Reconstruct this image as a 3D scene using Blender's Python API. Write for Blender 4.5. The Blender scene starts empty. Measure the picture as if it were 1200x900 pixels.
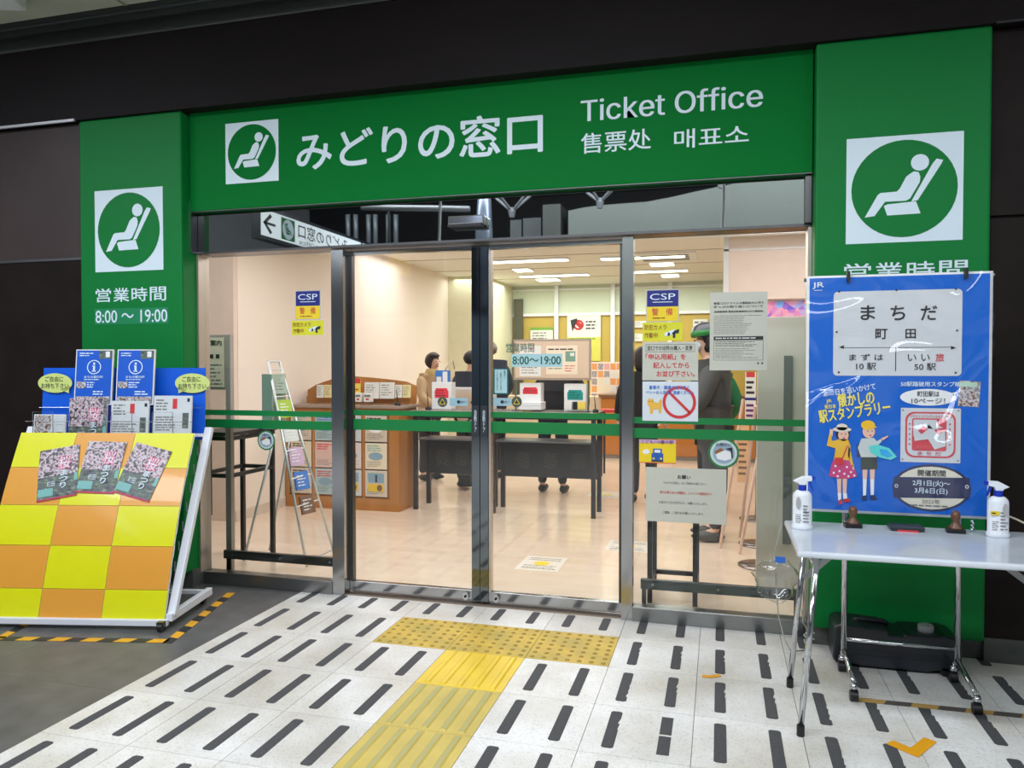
import bpy, bmesh, math, random
from mathutils import Vector, Matrix
random.seed(7)
S = bpy.context.scene
C = bpy.context.scene.collection
PI = math.pi
# ------------------------------------------------------------------ camera
CF, CPITCH, CYAW = 888.03, -0.02256, -0.26739
CP = Vector((1.6898, -3.8817, 1.3912))
cd = bpy.data.cameras.new('camera'); cam = bpy.data.objects.new('camera', cd); C.objects.link(cam)
cam.location = CP; cam.rotation_euler = (PI/2+CPITCH, 0, -CYAW)
cd.sensor_width = 36; cd.lens = CF/1200*36; cd.clip_end = 200; cd.clip_start = .02
S.camera = cam
# ------------------------------------------------------------------ look
S.view_settings.view_transform = 'Standard'; S.view_settings.look = 'None'
S.view_settings.exposure = 0.35; S.view_settings.gamma = 1; S.view_settings.use_curve_mapping = False
try:
    S.cycles.use_denoising = True; S.cycles.max_bounces = 8; S.cycles.transparent_max_bounces = 24
    S.cycles.sample_clamp_indirect = 4; S.cycles.caustics_reflective = False; S.cycles.caustics_refractive = False
except Exception: pass
w = bpy.data.worlds.new('world'); S.world = w; w.use_nodes = True
w.node_tree.nodes['Background'].inputs[0].default_value = (.55, .62, .75, 1)
w.node_tree.nodes['Background'].inputs[1].default_value = 0.10
def lin(c):
    return tuple(((x/255)/12.92 if x/255 <= .04045 else ((x/255+.055)/1.055)**2.4) for x in c)
def area(name, loc, rot, sx, sy, power, col=(255, 255, 255), spread=180):
    l = bpy.data.lights.new(name, 'AREA'); l.shape = 'RECTANGLE'; l.size = sx; l.size_y = sy
    l.energy = power; l.color = lin(col); l.spread = math.radians(spread)
    o = bpy.data.objects.new(name, l); C.objects.link(o); o.location = loc; o.rotation_euler = rot
    return o
COOL = (238, 244, 255); WARM = (255, 243, 250); OFFICE = (250, 250, 250)
# concourse lamps, with an added fill (under the concourse ceiling, in front of the office)
area('concourse_lamp_and_fill', (-3.4, -2.2, 3.52), (0, 0, 0), 2.4, .25, 50, COOL)
area('concourse_lamp_and_fill', (0.6, -2.2, 3.52), (0, 0, 0), 2.4, .25, 50, COOL)
area('concourse_lamp_and_fill', (4.6, -2.2, 3.52), (0, 0, 0), 2.4, .25, 24, COOL)
area('concourse_lamp_and_fill', (0, -5.4, 4.2), (math.radians(32), 0, 0), 9, .8, 210, COOL)
area('concourse_lamp_and_fill', (0, -5.9, 4.9), (math.radians(-48), 0, 0), 10, .8, 520, COOL)  # added fill to brighten the mirrored bulkhead, has no fixture
# office lamps, with added fill lights at the entry
area('entry_lamp_and_fill', (0.0, 1.9, 2.56), (0, 0, 0), 3.8, 1.2, 50, WARM)
area('entry_lamp_and_fill', (.9, .66, 2.54), (math.radians(14), 0, 0), 3.0, .2, 26, WARM)  # added fill strip for the front of the grey partition
area('entry_lamp_and_fill', (-2.5, .6, 2.54), (math.radians(25), 0, 0), 1.2, .3, 14, WARM)  # added fill to brighten the notice board at the left
area('entry_lamp_and_fill', (2.6, 2.7, 2.54), (math.radians(30), 0, 0), 1.2, .3, 16, WARM)  # added fill aimed at the cream bulkhead
area('office_light', (-0.4, 5.0, 2.78), (0, 0, 0), 4.0, 1.2, 56, (255, 242, 248))
area('office_light', (-0.3, 8.0, 2.78), (0, 0, 0), 4.2, 1.4, 74, OFFICE)
# ------------------------------------------------------------------ helpers
def pix(u, v, y=None, z=None, x=None):
    """point of the real scene seen at photo pixel (u, v) on a given plane"""
    fw = Vector((math.sin(CYAW)*math.cos(CPITCH), math.cos(CYAW)*math.cos(CPITCH), math.sin(CPITCH)))
    rt = Vector((math.cos(CYAW), -math.sin(CYAW), 0)); up = rt.cross(fw)
    d = fw + rt*((u-600)/CF) - up*((v-450)/CF)
    ax, val = (1, y) if y is not None else ((2, z) if z is not None else (0, x))
    return CP + d*((val-CP[ax])/d[ax])
MATS = {}
def M(name, col, rough=.5, metal=0., var=.06, scale=12., emit=0., coat=0., bump=0., spec=.5, alpha=1.):
    if name in MATS: return MATS[name]
    m = bpy.data.materials.new(name); m.use_nodes = True; nt = m.node_tree; b = nt.nodes['Principled BSDF']
    c = lin(col)
    b.inputs['Roughness'].default_value = rough; b.inputs['Metallic'].default_value = metal
    b.inputs['Specular IOR Level'].default_value = spec
    b.inputs['Coat Weight'].default_value = coat; b.inputs['Coat Roughness'].default_value = .06
    tc = nt.nodes.new('ShaderNodeTexCoord'); n = nt.nodes.new('ShaderNodeTexNoise'); n.inputs['Scale'].default_value = scale
    n.inputs['Detail'].default_value = 4
    nt.links.new(tc.outputs['Object'], n.inputs['Vector'])
    mx = nt.nodes.new('ShaderNodeMixRGB'); mx.inputs[1].default_value = (*[x*(1-var) for x in c], 1); mx.inputs[2].default_value = (*[min(1, x*(1+var)) for x in c], 1)
    nt.links.new(n.outputs['Fac'], mx.inputs[0]); nt.links.new(mx.outputs[0], b.inputs['Base Color'])
    if emit:
        b.inputs['Emission Color'].default_value = (*c, 1); b.inputs['Emission Strength'].default_value = emit
    if bump:
        bp = nt.nodes.new('ShaderNodeBump'); bp.inputs['Strength'].default_value = bump; bp.inputs['Distance'].default_value = .01
        nt.links.new(n.outputs['Fac'], bp.inputs['Height']); nt.links.new(bp.outputs[0], b.inputs['Normal'])
    if alpha < 1: b.inputs['Alpha'].default_value = alpha
    MATS[name] = m; return m
def ramp_mat(name, stops, scale=10., kind='noise', rough=.5, coat=0., stretch=(1, 1, 1), detail=5, bump=0., metal=0., spec=.5):
    if name in MATS: return MATS[name]
    m = bpy.data.materials.new(name); m.use_nodes = True; nt = m.node_tree; b = nt.nodes['Principled BSDF']
    b.inputs['Roughness'].default_value = rough; b.inputs['Coat Weight'].default_value = coat; b.inputs['Metallic'].default_value = metal; b.inputs['Specular IOR Level'].default_value = spec
    tc = nt.nodes.new('ShaderNodeTexCoord'); mp = nt.nodes.new('ShaderNodeMapping'); mp.inputs['Scale'].default_value = stretch
    nt.links.new(tc.outputs['Object'], mp.inputs['Vector'])
    if kind == 'noise':
        n = nt.nodes.new('ShaderNodeTexNoise'); n.inputs['Detail'].default_value = detail; o = n.outputs['Fac']
    else:
        n = nt.nodes.new('ShaderNodeTexVoronoi'); o = n.outputs['Color' if kind == 'cell' else 'Distance']
    n.inputs['Scale'].default_value = scale
    nt.links.new(mp.outputs[0], n.inputs['Vector'])
    r = nt.nodes.new('ShaderNodeValToRGB'); e = r.color_ramp.elements
    while len(e) < len(stops): e.new(.5)
    for k, (p, c) in enumerate(stops): e[k].position = p; e[k].color = (*lin(c), 1)
    if kind != 'noise': r.color_ramp.interpolation = 'LINEAR'
    nt.links.new(o, r.inputs[0]); nt.links.new(r.outputs[0], b.inputs['Base Color'])
    if bump:
        bp = nt.nodes.new('ShaderNodeBump'); bp.inputs['Strength'].default_value = bump; bp.inputs['Distance'].default_value = .01
        nt.links.new(o, bp.inputs['Height']); nt.links.new(bp.outputs[0], b.inputs['Normal'])
    MATS[name] = m; return m
def glass_mat(name, tint=(245, 250, 248), base=.03, gl=1.0):
    m = bpy.data.materials.new(name); m.use_nodes = True; nt = m.node_tree; nt.nodes.clear()
    out = nt.nodes.new('ShaderNodeOutputMaterial'); mix = nt.nodes.new('ShaderNodeMixShader')
    t = nt.nodes.new('ShaderNodeBsdfTransparent'); t.inputs[0].default_value = (*lin(tint), 1)
    g = nt.nodes.new('ShaderNodeBsdfGlossy'); g.inputs['Roughness'].default_value = .0
    lw = nt.nodes.new('ShaderNodeLayerWeight'); lw.inputs[0].default_value = .5
    pw = nt.nodes.new('ShaderNodeMath'); pw.operation = 'POWER'; pw.inputs[1].default_value = 5
    ma = nt.nodes.new('ShaderNodeMath'); ma.operation = 'MULTIPLY_ADD'; ma.inputs[1].default_value = .9*gl; ma.inputs[2].default_value = base
    nt.links.new(lw.outputs['Facing'], pw.inputs[0]); nt.links.new(pw.outputs[0], ma.inputs[0])
    nt.links.new(ma.outputs[0], mix.inputs[0]); nt.links.new(t.outputs[0], mix.inputs[1]); nt.links.new(g.outputs[0], mix.inputs[2])
    nt.links.new(mix.outputs[0], out.inputs[0]); MATS[name] = m; return m
class MB:
    def __init__(s): s.v = []; s.f = []; s.m = []; s.mats = []
    def mi(s, mat):
        if mat is None: return 0
        if mat not in s.mats: s.mats.append(mat)
        return s.mats.index(mat)
    def add(s, vs, fs, mat=None):
        b = len(s.v); k = s.mi(mat); s.v += [tuple(p) for p in vs]; s.f += [tuple(b+i for i in f) for f in fs]; s.m += [k]*len(fs); return s
    def box(s, x0, x1, y0, y1, z0, z1, mat=None):
        vs = [(x, y, z) for x in (x0, x1) for y in (y0, y1) for z in (z0, z1)]
        return s.add(vs, [(0, 1, 3, 2), (4, 6, 7, 5), (0, 4, 5, 1), (2, 3, 7, 6), (0, 2, 6, 4), (1, 5, 7, 3)], mat)
    def bar(s, p, q, w_, h_, mat=None, up=(0, 0, 1)):
        p, q = Vector(p), Vector(q); d = (q-p).normalized(); u = Vector(up)
        if abs(d.dot(u)) > .98: u = Vector((0, 1, 0))
        a = d.cross(u).normalized(); b = a.cross(d)
        vs = [e + a*(i*w_/2) + b*(j*h_/2) for e in (p, q) for i, j in ((-1, -1), (1, -1), (1, 1), (-1, 1))]
        return s.add(vs, [(0, 3, 2, 1), (4, 5, 6, 7), (0, 1, 5, 4), (1, 2, 6, 5), (2, 3, 7, 6), (3, 0, 4, 7)], mat)
    def tube(s, pts, r, n=8, mat=None, caps=True, sq=None):
        pts = [Vector(p) for p in pts]; rs = r if isinstance(r, (list, tuple)) else [r]*len(pts); vs = []; fs = []
        a = None
        for i, p in enumerate(pts):
            d = (pts[min(i+1, len(pts)-1)]-pts[max(i-1, 0)]).normalized()
            if a is None:
                u = Vector((0, 0, 1)) if abs(d.z) < .9 else Vector((0, 1, 0)); a = d.cross(u).normalized()
            else: a = (a - d*a.dot(d)).normalized()
            b = d.cross(a)
            for k in range(n):
                t = 2*PI*k/n; vs.append(p + a*math.cos(t)*rs[i] + b*math.sin(t)*rs[i])
        for i in range(len(pts)-1):
            for k in range(n): fs.append((i*n+k, i*n+(k+1) % n, (i+1)*n+(k+1) % n, (i+1)*n+k))
        if caps: fs.append(tuple(range(n))[::-1]); fs.append(tuple((len(pts)-1)*n+k for k in range(n)))
        return s.add(vs, fs, mat)
    def lathe(s, prof, c=(0, 0, 0), n=16, mat=None, sx=1, sy=1):
        vs = []; fs = []
        for (r, z) in prof:
            for k in range(n): t = 2*PI*k/n; vs.append((c[0]+r*sx*math.cos(t), c[1]+r*sy*math.sin(t), c[2]+z))
        for i in range(len(prof)-1):
            for k in range(n): fs.append((i*n+k, i*n+(k+1) % n, (i+1)*n+(k+1) % n, (i+1)*n+k))
        fs.append(tuple(range(n))[::-1]); fs.append(tuple((len(prof)-1)*n+k for k in range(n)))
        return s.add(vs, fs, mat)
    def prism(s, pts, d0, d1, axis='y', mat=None):
        n = len(pts)
        def P(a, b, d): return (a, d, b) if axis == 'y' else ((d, a, b) if axis == 'x' else (a, b, d))
        vs = [P(a, b, d0) for a, b in pts] + [P(a, b, d1) for a, b in pts]
        fs = [tuple(range(n)), tuple(range(2*n-1, n-1, -1))] + [(i, i+n, (i+1) % n+n, (i+1) % n) for i in range(n)]
        return s.add(vs, fs, mat)
    def ball(s, c, rx, ry, rz, n=12, m=8, mat=None, fn=None):
        vs = [(0, 0, -1)]; fs = []
        for i in range(1, m):
            ph = PI*i/m-PI/2
            for k in range(n): t = 2*PI*k/n; vs.append((math.cos(ph)*math.cos(t), math.cos(ph)*math.sin(t), math.sin(ph)))
        vs.append((0, 0, 1))
        for k in range(n): fs.append((0, 1+(k+1) % n, 1+k))
        for i in range(m-2):
            for k in range(n): fs.append((1+i*n+k, 1+i*n+(k+1) % n, 1+(i+1)*n+(k+1) % n, 1+(i+1)*n+k))
        L = len(vs)-1
        for k in range(n): fs.append((L, 1+(m-2)*n+k, 1+(m-2)*n+(k+1) % n))
        if fn: vs = [fn(*q) for q in vs]
        return s.add([(c[0]+x*rx, c[1]+y*ry, c[2]+z*rz) for x, y, z in vs], fs, mat)
    def grid(s, fn, nu, nv, mat=None):
        vs = [fn(i/nu, j/nv) for i in range(nu+1) for j in range(nv+1)]
        fs = [(i*(nv+1)+j, (i+1)*(nv+1)+j, (i+1)*(nv+1)+j+1, i*(nv+1)+j+1) for i in range(nu) for j in range(nv)]
        return s.add(vs, fs, mat)
    def mesh(s, name, smooth=False, fix=True):
        me = bpy.data.meshes.new(name); me.from_pydata(s.v, [], s.f)
        for mt in s.mats: me.materials.append(mt)
        me.polygons.foreach_set('material_index', s.m)
        if fix:
            bm = bmesh.new(); bm.from_mesh(me); bmesh.ops.recalc_face_normals(bm, faces=bm.faces); bm.to_mesh(me); bm.free()
        if smooth: me.polygons.foreach_set('use_smooth', [True]*len(me.polygons))
        me.update(); return me
    def build(s, name, mat=None, parent=None, smooth=False, bev=0, fix=True, solid=0, label=None):
        if mat is not None and not s.mats: s.mats = [mat]
        o = bpy.data.objects.new(name, s.mesh(name, smooth, fix)); C.objects.link(o)
        if parent: o.parent = parent
        if bev:
            b = o.modifiers.new('bevel', 'BEVEL'); b.width = bev; b.segments = 2; b.limit_method = 'ANGLE'
        if solid:
            b = o.modifiers.new('solid', 'SOLIDIFY'); b.thickness = solid
        if label: o['label'] = label
        return o
def tag(o, label, cat, group=None, kind=None):
    o['label'] = label; o['category'] = cat
    if group: o['group'] = group
    if kind: o['kind'] = kind
    return o
def thing(name, label, cat, loc=(0, 0, 0), rz=0, group=None, rx=0):
    o = bpy.data.objects.new(name, None); C.objects.link(o); o.empty_display_size = .05
    o.location = loc; o.rotation_euler = (rx, 0, rz); return tag(o, label, cat, group)
def struct(o, label=None, cat=None):
    o['kind'] = 'structure'
    if label: o['label'] = label
    if cat: o['category'] = cat
    return o
def copy_tree(o, parent=None):
    c = o.copy(); C.objects.link(c); c.parent = parent
    for ch in list(o.children): copy_tree(ch, c)
    return c
TC = {}
LATIN = None
try: LATIN = bpy.data.fonts.load(bpy.utils.system_resource('DATAFILES', path='fonts') + '/Inter.woff2')
except Exception: pass
def islands(n, fs):
    pr = list(range(n))
    def fd(i):
        while pr[i] != i: pr[i] = pr[pr[i]]; i = pr[i]
        return i
    for f in fs:
        for i in f[1:]: pr[fd(i)] = fd(f[0])
    d = {}
    for f in fs: d.setdefault(fd(f[0]), []).append(f)
    return list(d.values())
def glyphs(s, bold=0., res=3):
    k = (s, bold, res)
    if k in TC: return TC[k]
    c = bpy.data.curves.new('t', 'FONT'); c.body = s; c.offset = bold; c.resolution_u = res
    if LATIN and s == 'Ticket Office': c.font = LATIN
    c.space_line = .9
    o = bpy.data.objects.new('t', c); C.objects.link(o); bpy.context.view_layer.update()
    dg = bpy.context.evaluated_depsgraph_get(); m = bpy.data.meshes.new_from_object(o.evaluated_get(dg))
    vs = [(v.co.x, v.co.y) for v in m.vertices]; fs = [tuple(p.vertices) for p in m.polygons]
    bpy.data.objects.remove(o); bpy.data.curves.remove(c); bpy.data.meshes.remove(m)
    x0 = min(v[0] for v in vs); x1 = max(v[0] for v in vs); y0 = min(v[1] for v in vs); y1 = max(v[1] for v in vs)
    TC[k] = ([(x-x0, y-y0) for x, y in vs], fs, x1-x0, y1-y0); return TC[k]
class Sheet:
    """flat prints on a surface: local x right, z up, the reader on the -y side"""
    def __init__(s, parent, y=0., warp=None, step=.0009): s.step = step; s.p = parent; s.y = y; s.g = {}; s.warp = warp
    def mb(s, mat, name):
        k = (mat.name, name)
        if k not in s.g: s.g[k] = (MB(), mat, name)
        return s.g[k][0]
    def put(s, pts, fs, mat, name, L):
        y = s.y-L*s.step
        vs = [(x, y, z) for x, z in pts]
        if s.warp: vs = [s.warp(*q) for q in vs]
        s.mb(mat, name).add(vs, fs)
    def rect(s, x0, z0, x1, z1, mat, L=1, name='print', n=1, rot=0, m=1):
        cx, cz = (x0+x1)/2, (z0+z1)/2; c, sn = math.cos(rot), math.sin(rot); pts = []
        for i in range(n+1):
            for j in range(m+1):
                dx, dz = x0+(x1-x0)*i/n-cx, z0+(z1-z0)*j/m-cz; pts.append((cx+dx*c-dz*sn, cz+dx*sn+dz*c))
        s.put(pts, [(i*(m+1)+j, (i+1)*(m+1)+j, (i+1)*(m+1)+j+1, i*(m+1)+j+1) for i in range(n) for j in range(m)], mat, name, L)
    def poly(s, pts, mat, L=1, name='print'): s.put(pts, [tuple(range(len(pts)))], mat, name, L)
    def ell(s, cx, cz, rx, rz, mat, L=1, name='print', n=28, a0=0., a1=2*PI):
        s.poly([(cx+rx*math.cos(a0+(a1-a0)*k/n), cz+rz*math.sin(a0+(a1-a0)*k/n)) for k in range(n + (0 if a1-a0 > 6.28 else 1))], mat, L, name)
    def ring(s, cx, cz, rx, rz, t, mat, L=1, name='print', n=32):
        pts = [(cx+(rx-q)*math.cos(2*PI*k/n), cz+(rz-q)*math.sin(2*PI*k/n)) for q in (0, t) for k in range(n)]
        s.put(pts, [(k, (k+1) % n, n+(k+1) % n, n+k) for k in range(n)], mat, name, L)
    def frame(s, x0, z0, x1, z1, t, mat, L=1, name='print'):
        for q in ((x0, z0, x1, z0+t), (x0, z1-t, x1, z1), (x0, z0+t, x0+t, z1-t), (x1-t, z0+t, x1, z1-t)): s.rect(*q, mat, L, name)
    def text(s, t, x0, z0, x1, z1, mat, L=2, bold=0., name='lettering', rot=0., mirror=False, keep=False, res=3, cells=0):
        vs, fs, W, H = glyphs(t, 0., res); sx, sz = (x1-x0)/W, (z1-z0)/H
        if keep:
            k = min(sx, sz); x0 = (x0+x1)/2-k*W/2; z0 = (z0+z1)/2-k*H/2; sx = sz = k; x1 = x0+k*W; z1 = z0+k*H
        cx, cz = (x0+x1)/2, (z0+z1)/2; c, sn = math.cos(rot), math.sin(rot); pts = []
        for x, y in vs:
            dx, dz = x0+x*sx-cx, z0+y*sz-cz
            if mirror: dx = -dx
            pts.append((cx+dx*c-dz*sn, cz+dx*sn+dz*c))
        if cells:
            for k in range(cells):
                sel = [f for f in fs if int(min(.9999, sum(vs[i][0] for i in f)/len(f)/W)*cells) == k]; us = sorted({i for f in sel for i in f}); ix = {q: n for n, q in enumerate(us)}
                m_ = MB(); d = bold*abs(z1-z0)/H*.8
                for q_, (ox, oz) in enumerate(((-d, 0), (d, 0), (0, d), (0, -d), (d*.7, d*.7), (-d*.7, d*.7), (d*.7, -d*.7), (-d*.7, -d*.7))):
                    m_.add([(pts[i][0]+ox, s.y-(L+q_*.12)*s.step, pts[i][1]+oz) for i in us], [tuple(ix[i] for i in f) for f in sel])
                m_.build('letter', mat, s.p, fix=False)
            return
        d = bold*min(.5, abs(z1-z0)/H)*.75 if bold > 0 else 0
        if t == 'Ticket Office':
            for n_, isl in enumerate(islands(len(vs), fs)):
                us = sorted({i for f in isl for i in f}); ix = {q: k for k, q in enumerate(us)}
                for q_, ox in enumerate((-d, d)): s.put([(pts[i][0]+ox, pts[i][1]) for i in us], [tuple(ix[i] for i in f) for f in isl], mat, name, L+(n_ % 3)*.4+q_*.18)
        elif d:
            for q_, (ox, oz) in enumerate(((-d, 0), (d, 0), (0, d), (0, -d))): s.put([(a+ox, b+oz) for a, b in pts], fs, mat, name, L+q_*.17)
        else: s.put(pts, fs, mat, name, L)
    def lines(s, x0, z0, x1, z1, n, mat, L=2, fill=.45, name='lettering'):
        """rows of print too small to read"""
        h = (z1-z0)/n
        for i in range(n):
            x = x0; e = x0+(x1-x0)*random.uniform(.6, 1)
            while x < e:
                d = random.uniform(.6, 3)*h; s.rect(x, z1-(i+.5+fill/2)*h, min(x+d, e), z1-(i+.5-fill/2)*h, mat, L, name); x += d+h*.35
    def flush(s):
        for mb, mat, name in s.g.values(): mb.build(name, mat, s.p, fix=False)
        s.g = {}
# ------------------------------------------------------------------ materials
green = M('green_film', (6, 118, 52), .5, spec=.2, var=.05, scale=1.2)
green2 = M('sign_green', (0, 112, 44), .55, spec=.08, var=.04, scale=1.)
green_patch = M('cover_strip_green', (24, 132, 84), .4, var=.02)
letter_w = M('letter_white', (216, 232, 240), .5, var=.01)
white = M('white', (232, 234, 234), .5, var=.02)
paper = M('paper', (226, 226, 218), .6, var=.02)
paper_grey = M('laminated_paper', (196, 196, 182), .4, var=.03)
black = M('black', (22, 22, 24), .45, var=.1)
ink = M('ink', (38, 38, 42), .6, var=.05)
ink_soft = M('soft_ink', (120, 120, 116), .6, var=.05)
red = M('print_red', (205, 52, 56), .5, var=.04)
yellow = M('print_yellow', (235, 205, 30), .45, var=.04)
navy = M('print_navy', (24, 30, 120), .4, var=.04)
steel = M('stainless', (178, 178, 178), .16, 1., var=.05, scale=3)
steel_b = M('brushed_steel', (150, 152, 152), .3, 1., var=.08, scale=4)
steel_d = M('dark_steel', (92, 92, 92), .3, 1., var=.08)
chrome = M('chrome', (205, 207, 210), .1, 1., var=.03)
fascia = ramp_mat('fascia_brown', [(.3, (25, 20, 22)), (.7, (31, 25, 27))], 3, rough=.55, spec=.15, stretch=(.4, 1, 2))
brown = ramp_mat('wall_brown', [(.3, (58, 48, 47)), (.7, (66, 56, 54))], 2.2, rough=.45, spec=.3)
brown_d = ramp_mat('wall_brown_dark', [(.3, (27, 21, 19)), (.7, (36, 28, 26))], 6, rough=.5, spec=.12)
glass = glass_mat('glass')
transom_mat = M('dark_mirror_glass', (160, 164, 162), .015, 1., var=.0)
cream = M('cream_wall', (238, 226, 212), .7, var=.015, scale=2)
terr = None
def terrazzo():
    m = bpy.data.materials.new('terrazzo_tile'); m.use_nodes = True; nt = m.node_tree; b = nt.nodes['Principled BSDF']
    tc = nt.nodes.new('ShaderNodeTexCoord'); g = nt.nodes.new('ShaderNodeNewGeometry'); oi = nt.nodes.new('ShaderNodeObjectInfo')
    v = nt.nodes.new('ShaderNodeTexVoronoi'); v.inputs['Scale'].default_value = 160; nt.links.new(g.outputs['Position'], v.inputs['Vector'])
    r = nt.nodes.new('ShaderNodeValToRGB'); e = r.color_ramp.elements
    e[0].position = 0; e[0].color = (*lin((214, 214, 212)), 1); e[1].position = .3; e[1].color = (*lin((236, 235, 231)), 1)
    sp = nt.nodes.new('ShaderNodeSeparateColor'); nt.links.new(v.outputs['Color'], sp.inputs[0]); nt.links.new(sp.outputs[0], r.inputs[0])
    n = nt.nodes.new('ShaderNodeTexNoise'); n.inputs['Scale'].default_value = 2.2; n.inputs['Detail'].default_value = 6; nt.links.new(g.outputs['Position'], n.inputs['Vector'])
    r2 = nt.nodes.new('ShaderNodeValToRGB'); e = r2.color_ramp.elements
    e[0].position = .3; e[0].color = (*lin((216, 210, 198)), 1); e[1].position = .65; e[1].color = (1, 1, 1, 1)
    nt.links.new(n.outputs['Fac'], r2.inputs[0])
    mx = nt.nodes.new('ShaderNodeMixRGB'); mx.blend_type = 'MULTIPLY'; mx.inputs[0].default_value = 1
    nt.links.new(r.outputs[0], mx.inputs[1]); nt.links.new(r2.outputs[0], mx.inputs[2])
    hs = nt.nodes.new('ShaderNodeHueSaturation'); nt.links.new(mx.outputs[0], hs.inputs['Color'])
    mr = nt.nodes.new('ShaderNodeMapRange'); mr.inputs[3].default_value = .93; mr.inputs[4].default_value = 1.05
    nt.links.new(oi.outputs['Random'], mr.inputs[0]); nt.links.new(mr.outputs[0], hs.inputs['Value'])
    nt.links.new(hs.outputs[0], b.inputs['Base Color']); b.inputs['Roughness'].default_value = .34
    return m
terr = terrazzo()
strip_m = ramp_mat('grip_strip_black', [(.3, (62, 62, 64)), (.7, (80, 80, 82))], 160, rough=.75)
tact_dot = ramp_mat('tactile_yellow_worn', [(.3, (168, 152, 64)), (.52, (202, 168, 52)), (.7, (214, 182, 62))], 6, rough=.45)
tact_new = ramp_mat('tactile_yellow_bright', [(.3, (222, 186, 20)), (.7, (240, 206, 30))], 5, rough=.35)
tact_bar = ramp_mat('tactile_yellow_dull', [(.3, (196, 174, 84)), (.7, (212, 188, 92))], 6, rough=.45)
bar_top = M('worn_bar_top', (176, 170, 110), .5)
slab_m = ramp_mat('grey_slab', [(.25, (78, 78, 78)), (.55, (93, 93, 92)), (.8, (106, 106, 104))], 7, rough=.42, detail=8)
inner_floor = ramp_mat('office_floor_vinyl', [(.3, (224, 202, 178)), (.7, (236, 215, 192))], 3, rough=.16, stretch=(.6, 2, 1))
wood = ramp_mat('warm_wood', [(.3, (162, 106, 50)), (.7, (184, 126, 66))], 6, rough=.4, stretch=(1, 1, .15))
wood_top = M('counter_top', (150, 132, 118), .25)
ye_wall = M('yellow_wall', (198, 170, 78), .6, var=.03)
blossom = ramp_mat('blossom_print', [(.30, (50, 48, 52)), (.44, (112, 104, 108)), (.51, (220, 208, 214)), (.56, (188, 158, 168)), (.62, (120, 108, 114)), (.72, (62, 56, 62))], 40, 'noise', .35, detail=3)
scenic = ramp_mat('scenic_print', [(.3, (40, 42, 46)), (.47, (96, 100, 106)), (.56, (88, 112, 80)), (.68, (150, 152, 150))], 30, 'noise', .35, detail=4, stretch=(1, 1, 2.4))
collage = ramp_mat('collage_print', [(.34, (84, 66, 62)), (.44, (150, 120, 106)), (.5, (214, 214, 214)), (.57, (110, 112, 128)), (.66, (200, 170, 150))], 46, 'noise', .35, detail=4)
leafprint = ramp_mat('leaflet_print', [(.1, (232, 226, 214)), (.5, (226, 196, 180)), (.75, (170, 200, 204)), (1, (240, 236, 226))], 22, 'cell', .4)
# ------------------------------------------------------------------ concourse floor
T = .4
floor = struct(MB().box(-9, 9, -14, .34, -.06, -.012).build('floor', M('floor_bed', (178, 176, 172), .5)))
tact_dome = M('tactile_dome_worn', (160, 134, 50), .5)
def tile_mesh(kind):
    mb = MB(); g = .0012
    if kind == 'dot': mb.mi(tact_dot)
    mb.box(g, T-g, g, T-g, -.012, 0)
    if kind == 'dot':
        for i in range(7):
            for j in range(7): mb.lathe([(.0125, 0), (.009, .0035), (.005, .005)], (.029+i*.057, .029+j*.057, 0), 8, tact_dome)
    if kind == 'bar':
        mb.mi(tact_bar); k = mb.mi(bar_top)
        for i in range(5):
            x = .05+i*.075; z = .005
            mb.add([(x-.016, .012, 0), (x+.016, .012, 0), (x+.016, T-.012, 0), (x-.016, T-.012, 0), (x-.009, .018, z), (x+.009, .018, z), (x+.009, T-.018, z), (x-.009, T-.018, z)],
                   [(0, 1, 5, 4), (1, 2, 6, 5), (2, 3, 7, 6), (3, 0, 4, 7)])
            mb.add([(x-.009, .018, z), (x+.009, .018, z), (x+.009, T-.018, z), (x-.009, T-.018, z)], [(0, 1, 2, 3)], bar_top)
    return mb
def piece(name, me, loc, parent):
    o = bpy.data.objects.new(name, me); C.objects.link(o); o.parent = parent; o.location = loc; return o
def one(mb, mat, name):
    if not mb.mats: mb.mats = [mat]
    return mb.mesh(name)
m_tile = one(tile_mesh('plain'), terr, 'tile'); m_dot = one(tile_mesh('dot'), tact_dot, 'tactile_tile'); m_bar = tile_mesh('bar').mesh('tactile_tile')
b_new = tile_mesh('bar'); b_new.mats = [tact_new, tact_new]; m_new = b_new.mesh('tactile_tile')
mb = MB(); mb.box(.0012, T-.0012, .0012, .285, -.012, 0); m_cut = one(mb, terr, 'tile')
def strip_mesh(L0, L1, jag=0):
    w2 = .0225; c = .008; mb = MB(); rnd = random.Random(jag)
    pts = [(-w2+c, L0), (w2-c, L0), (w2, L0+c)]
    if jag:
        for k in range(1, 6):
            y = L0+(L1-L0)*k/6; pts += [(w2, y-.006), (w2-rnd.choice([0, 0, .004, .008]), y)]
    pts += [(w2, L1-c), (w2-c, L1), (-w2+c, L1), (-w2, L1-c), (-w2, L0+c)]
    mb.prism(pts, 0, .0015, 'z'); return one(mb, strip_m, 'grip_strip')
m_str = [strip_mesh(.05, .35), strip_mesh(.05, .35, 3), strip_mesh(.05, .35, 9)]; m_sc = strip_mesh(.075, .27)
mb = MB()
for a, b in ((.05, .19), (.205, .35)): mb.box(-.0225, .0225, a, b, 0, .0015)
m_split = one(mb, strip_m, 'grip_strip')
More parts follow.
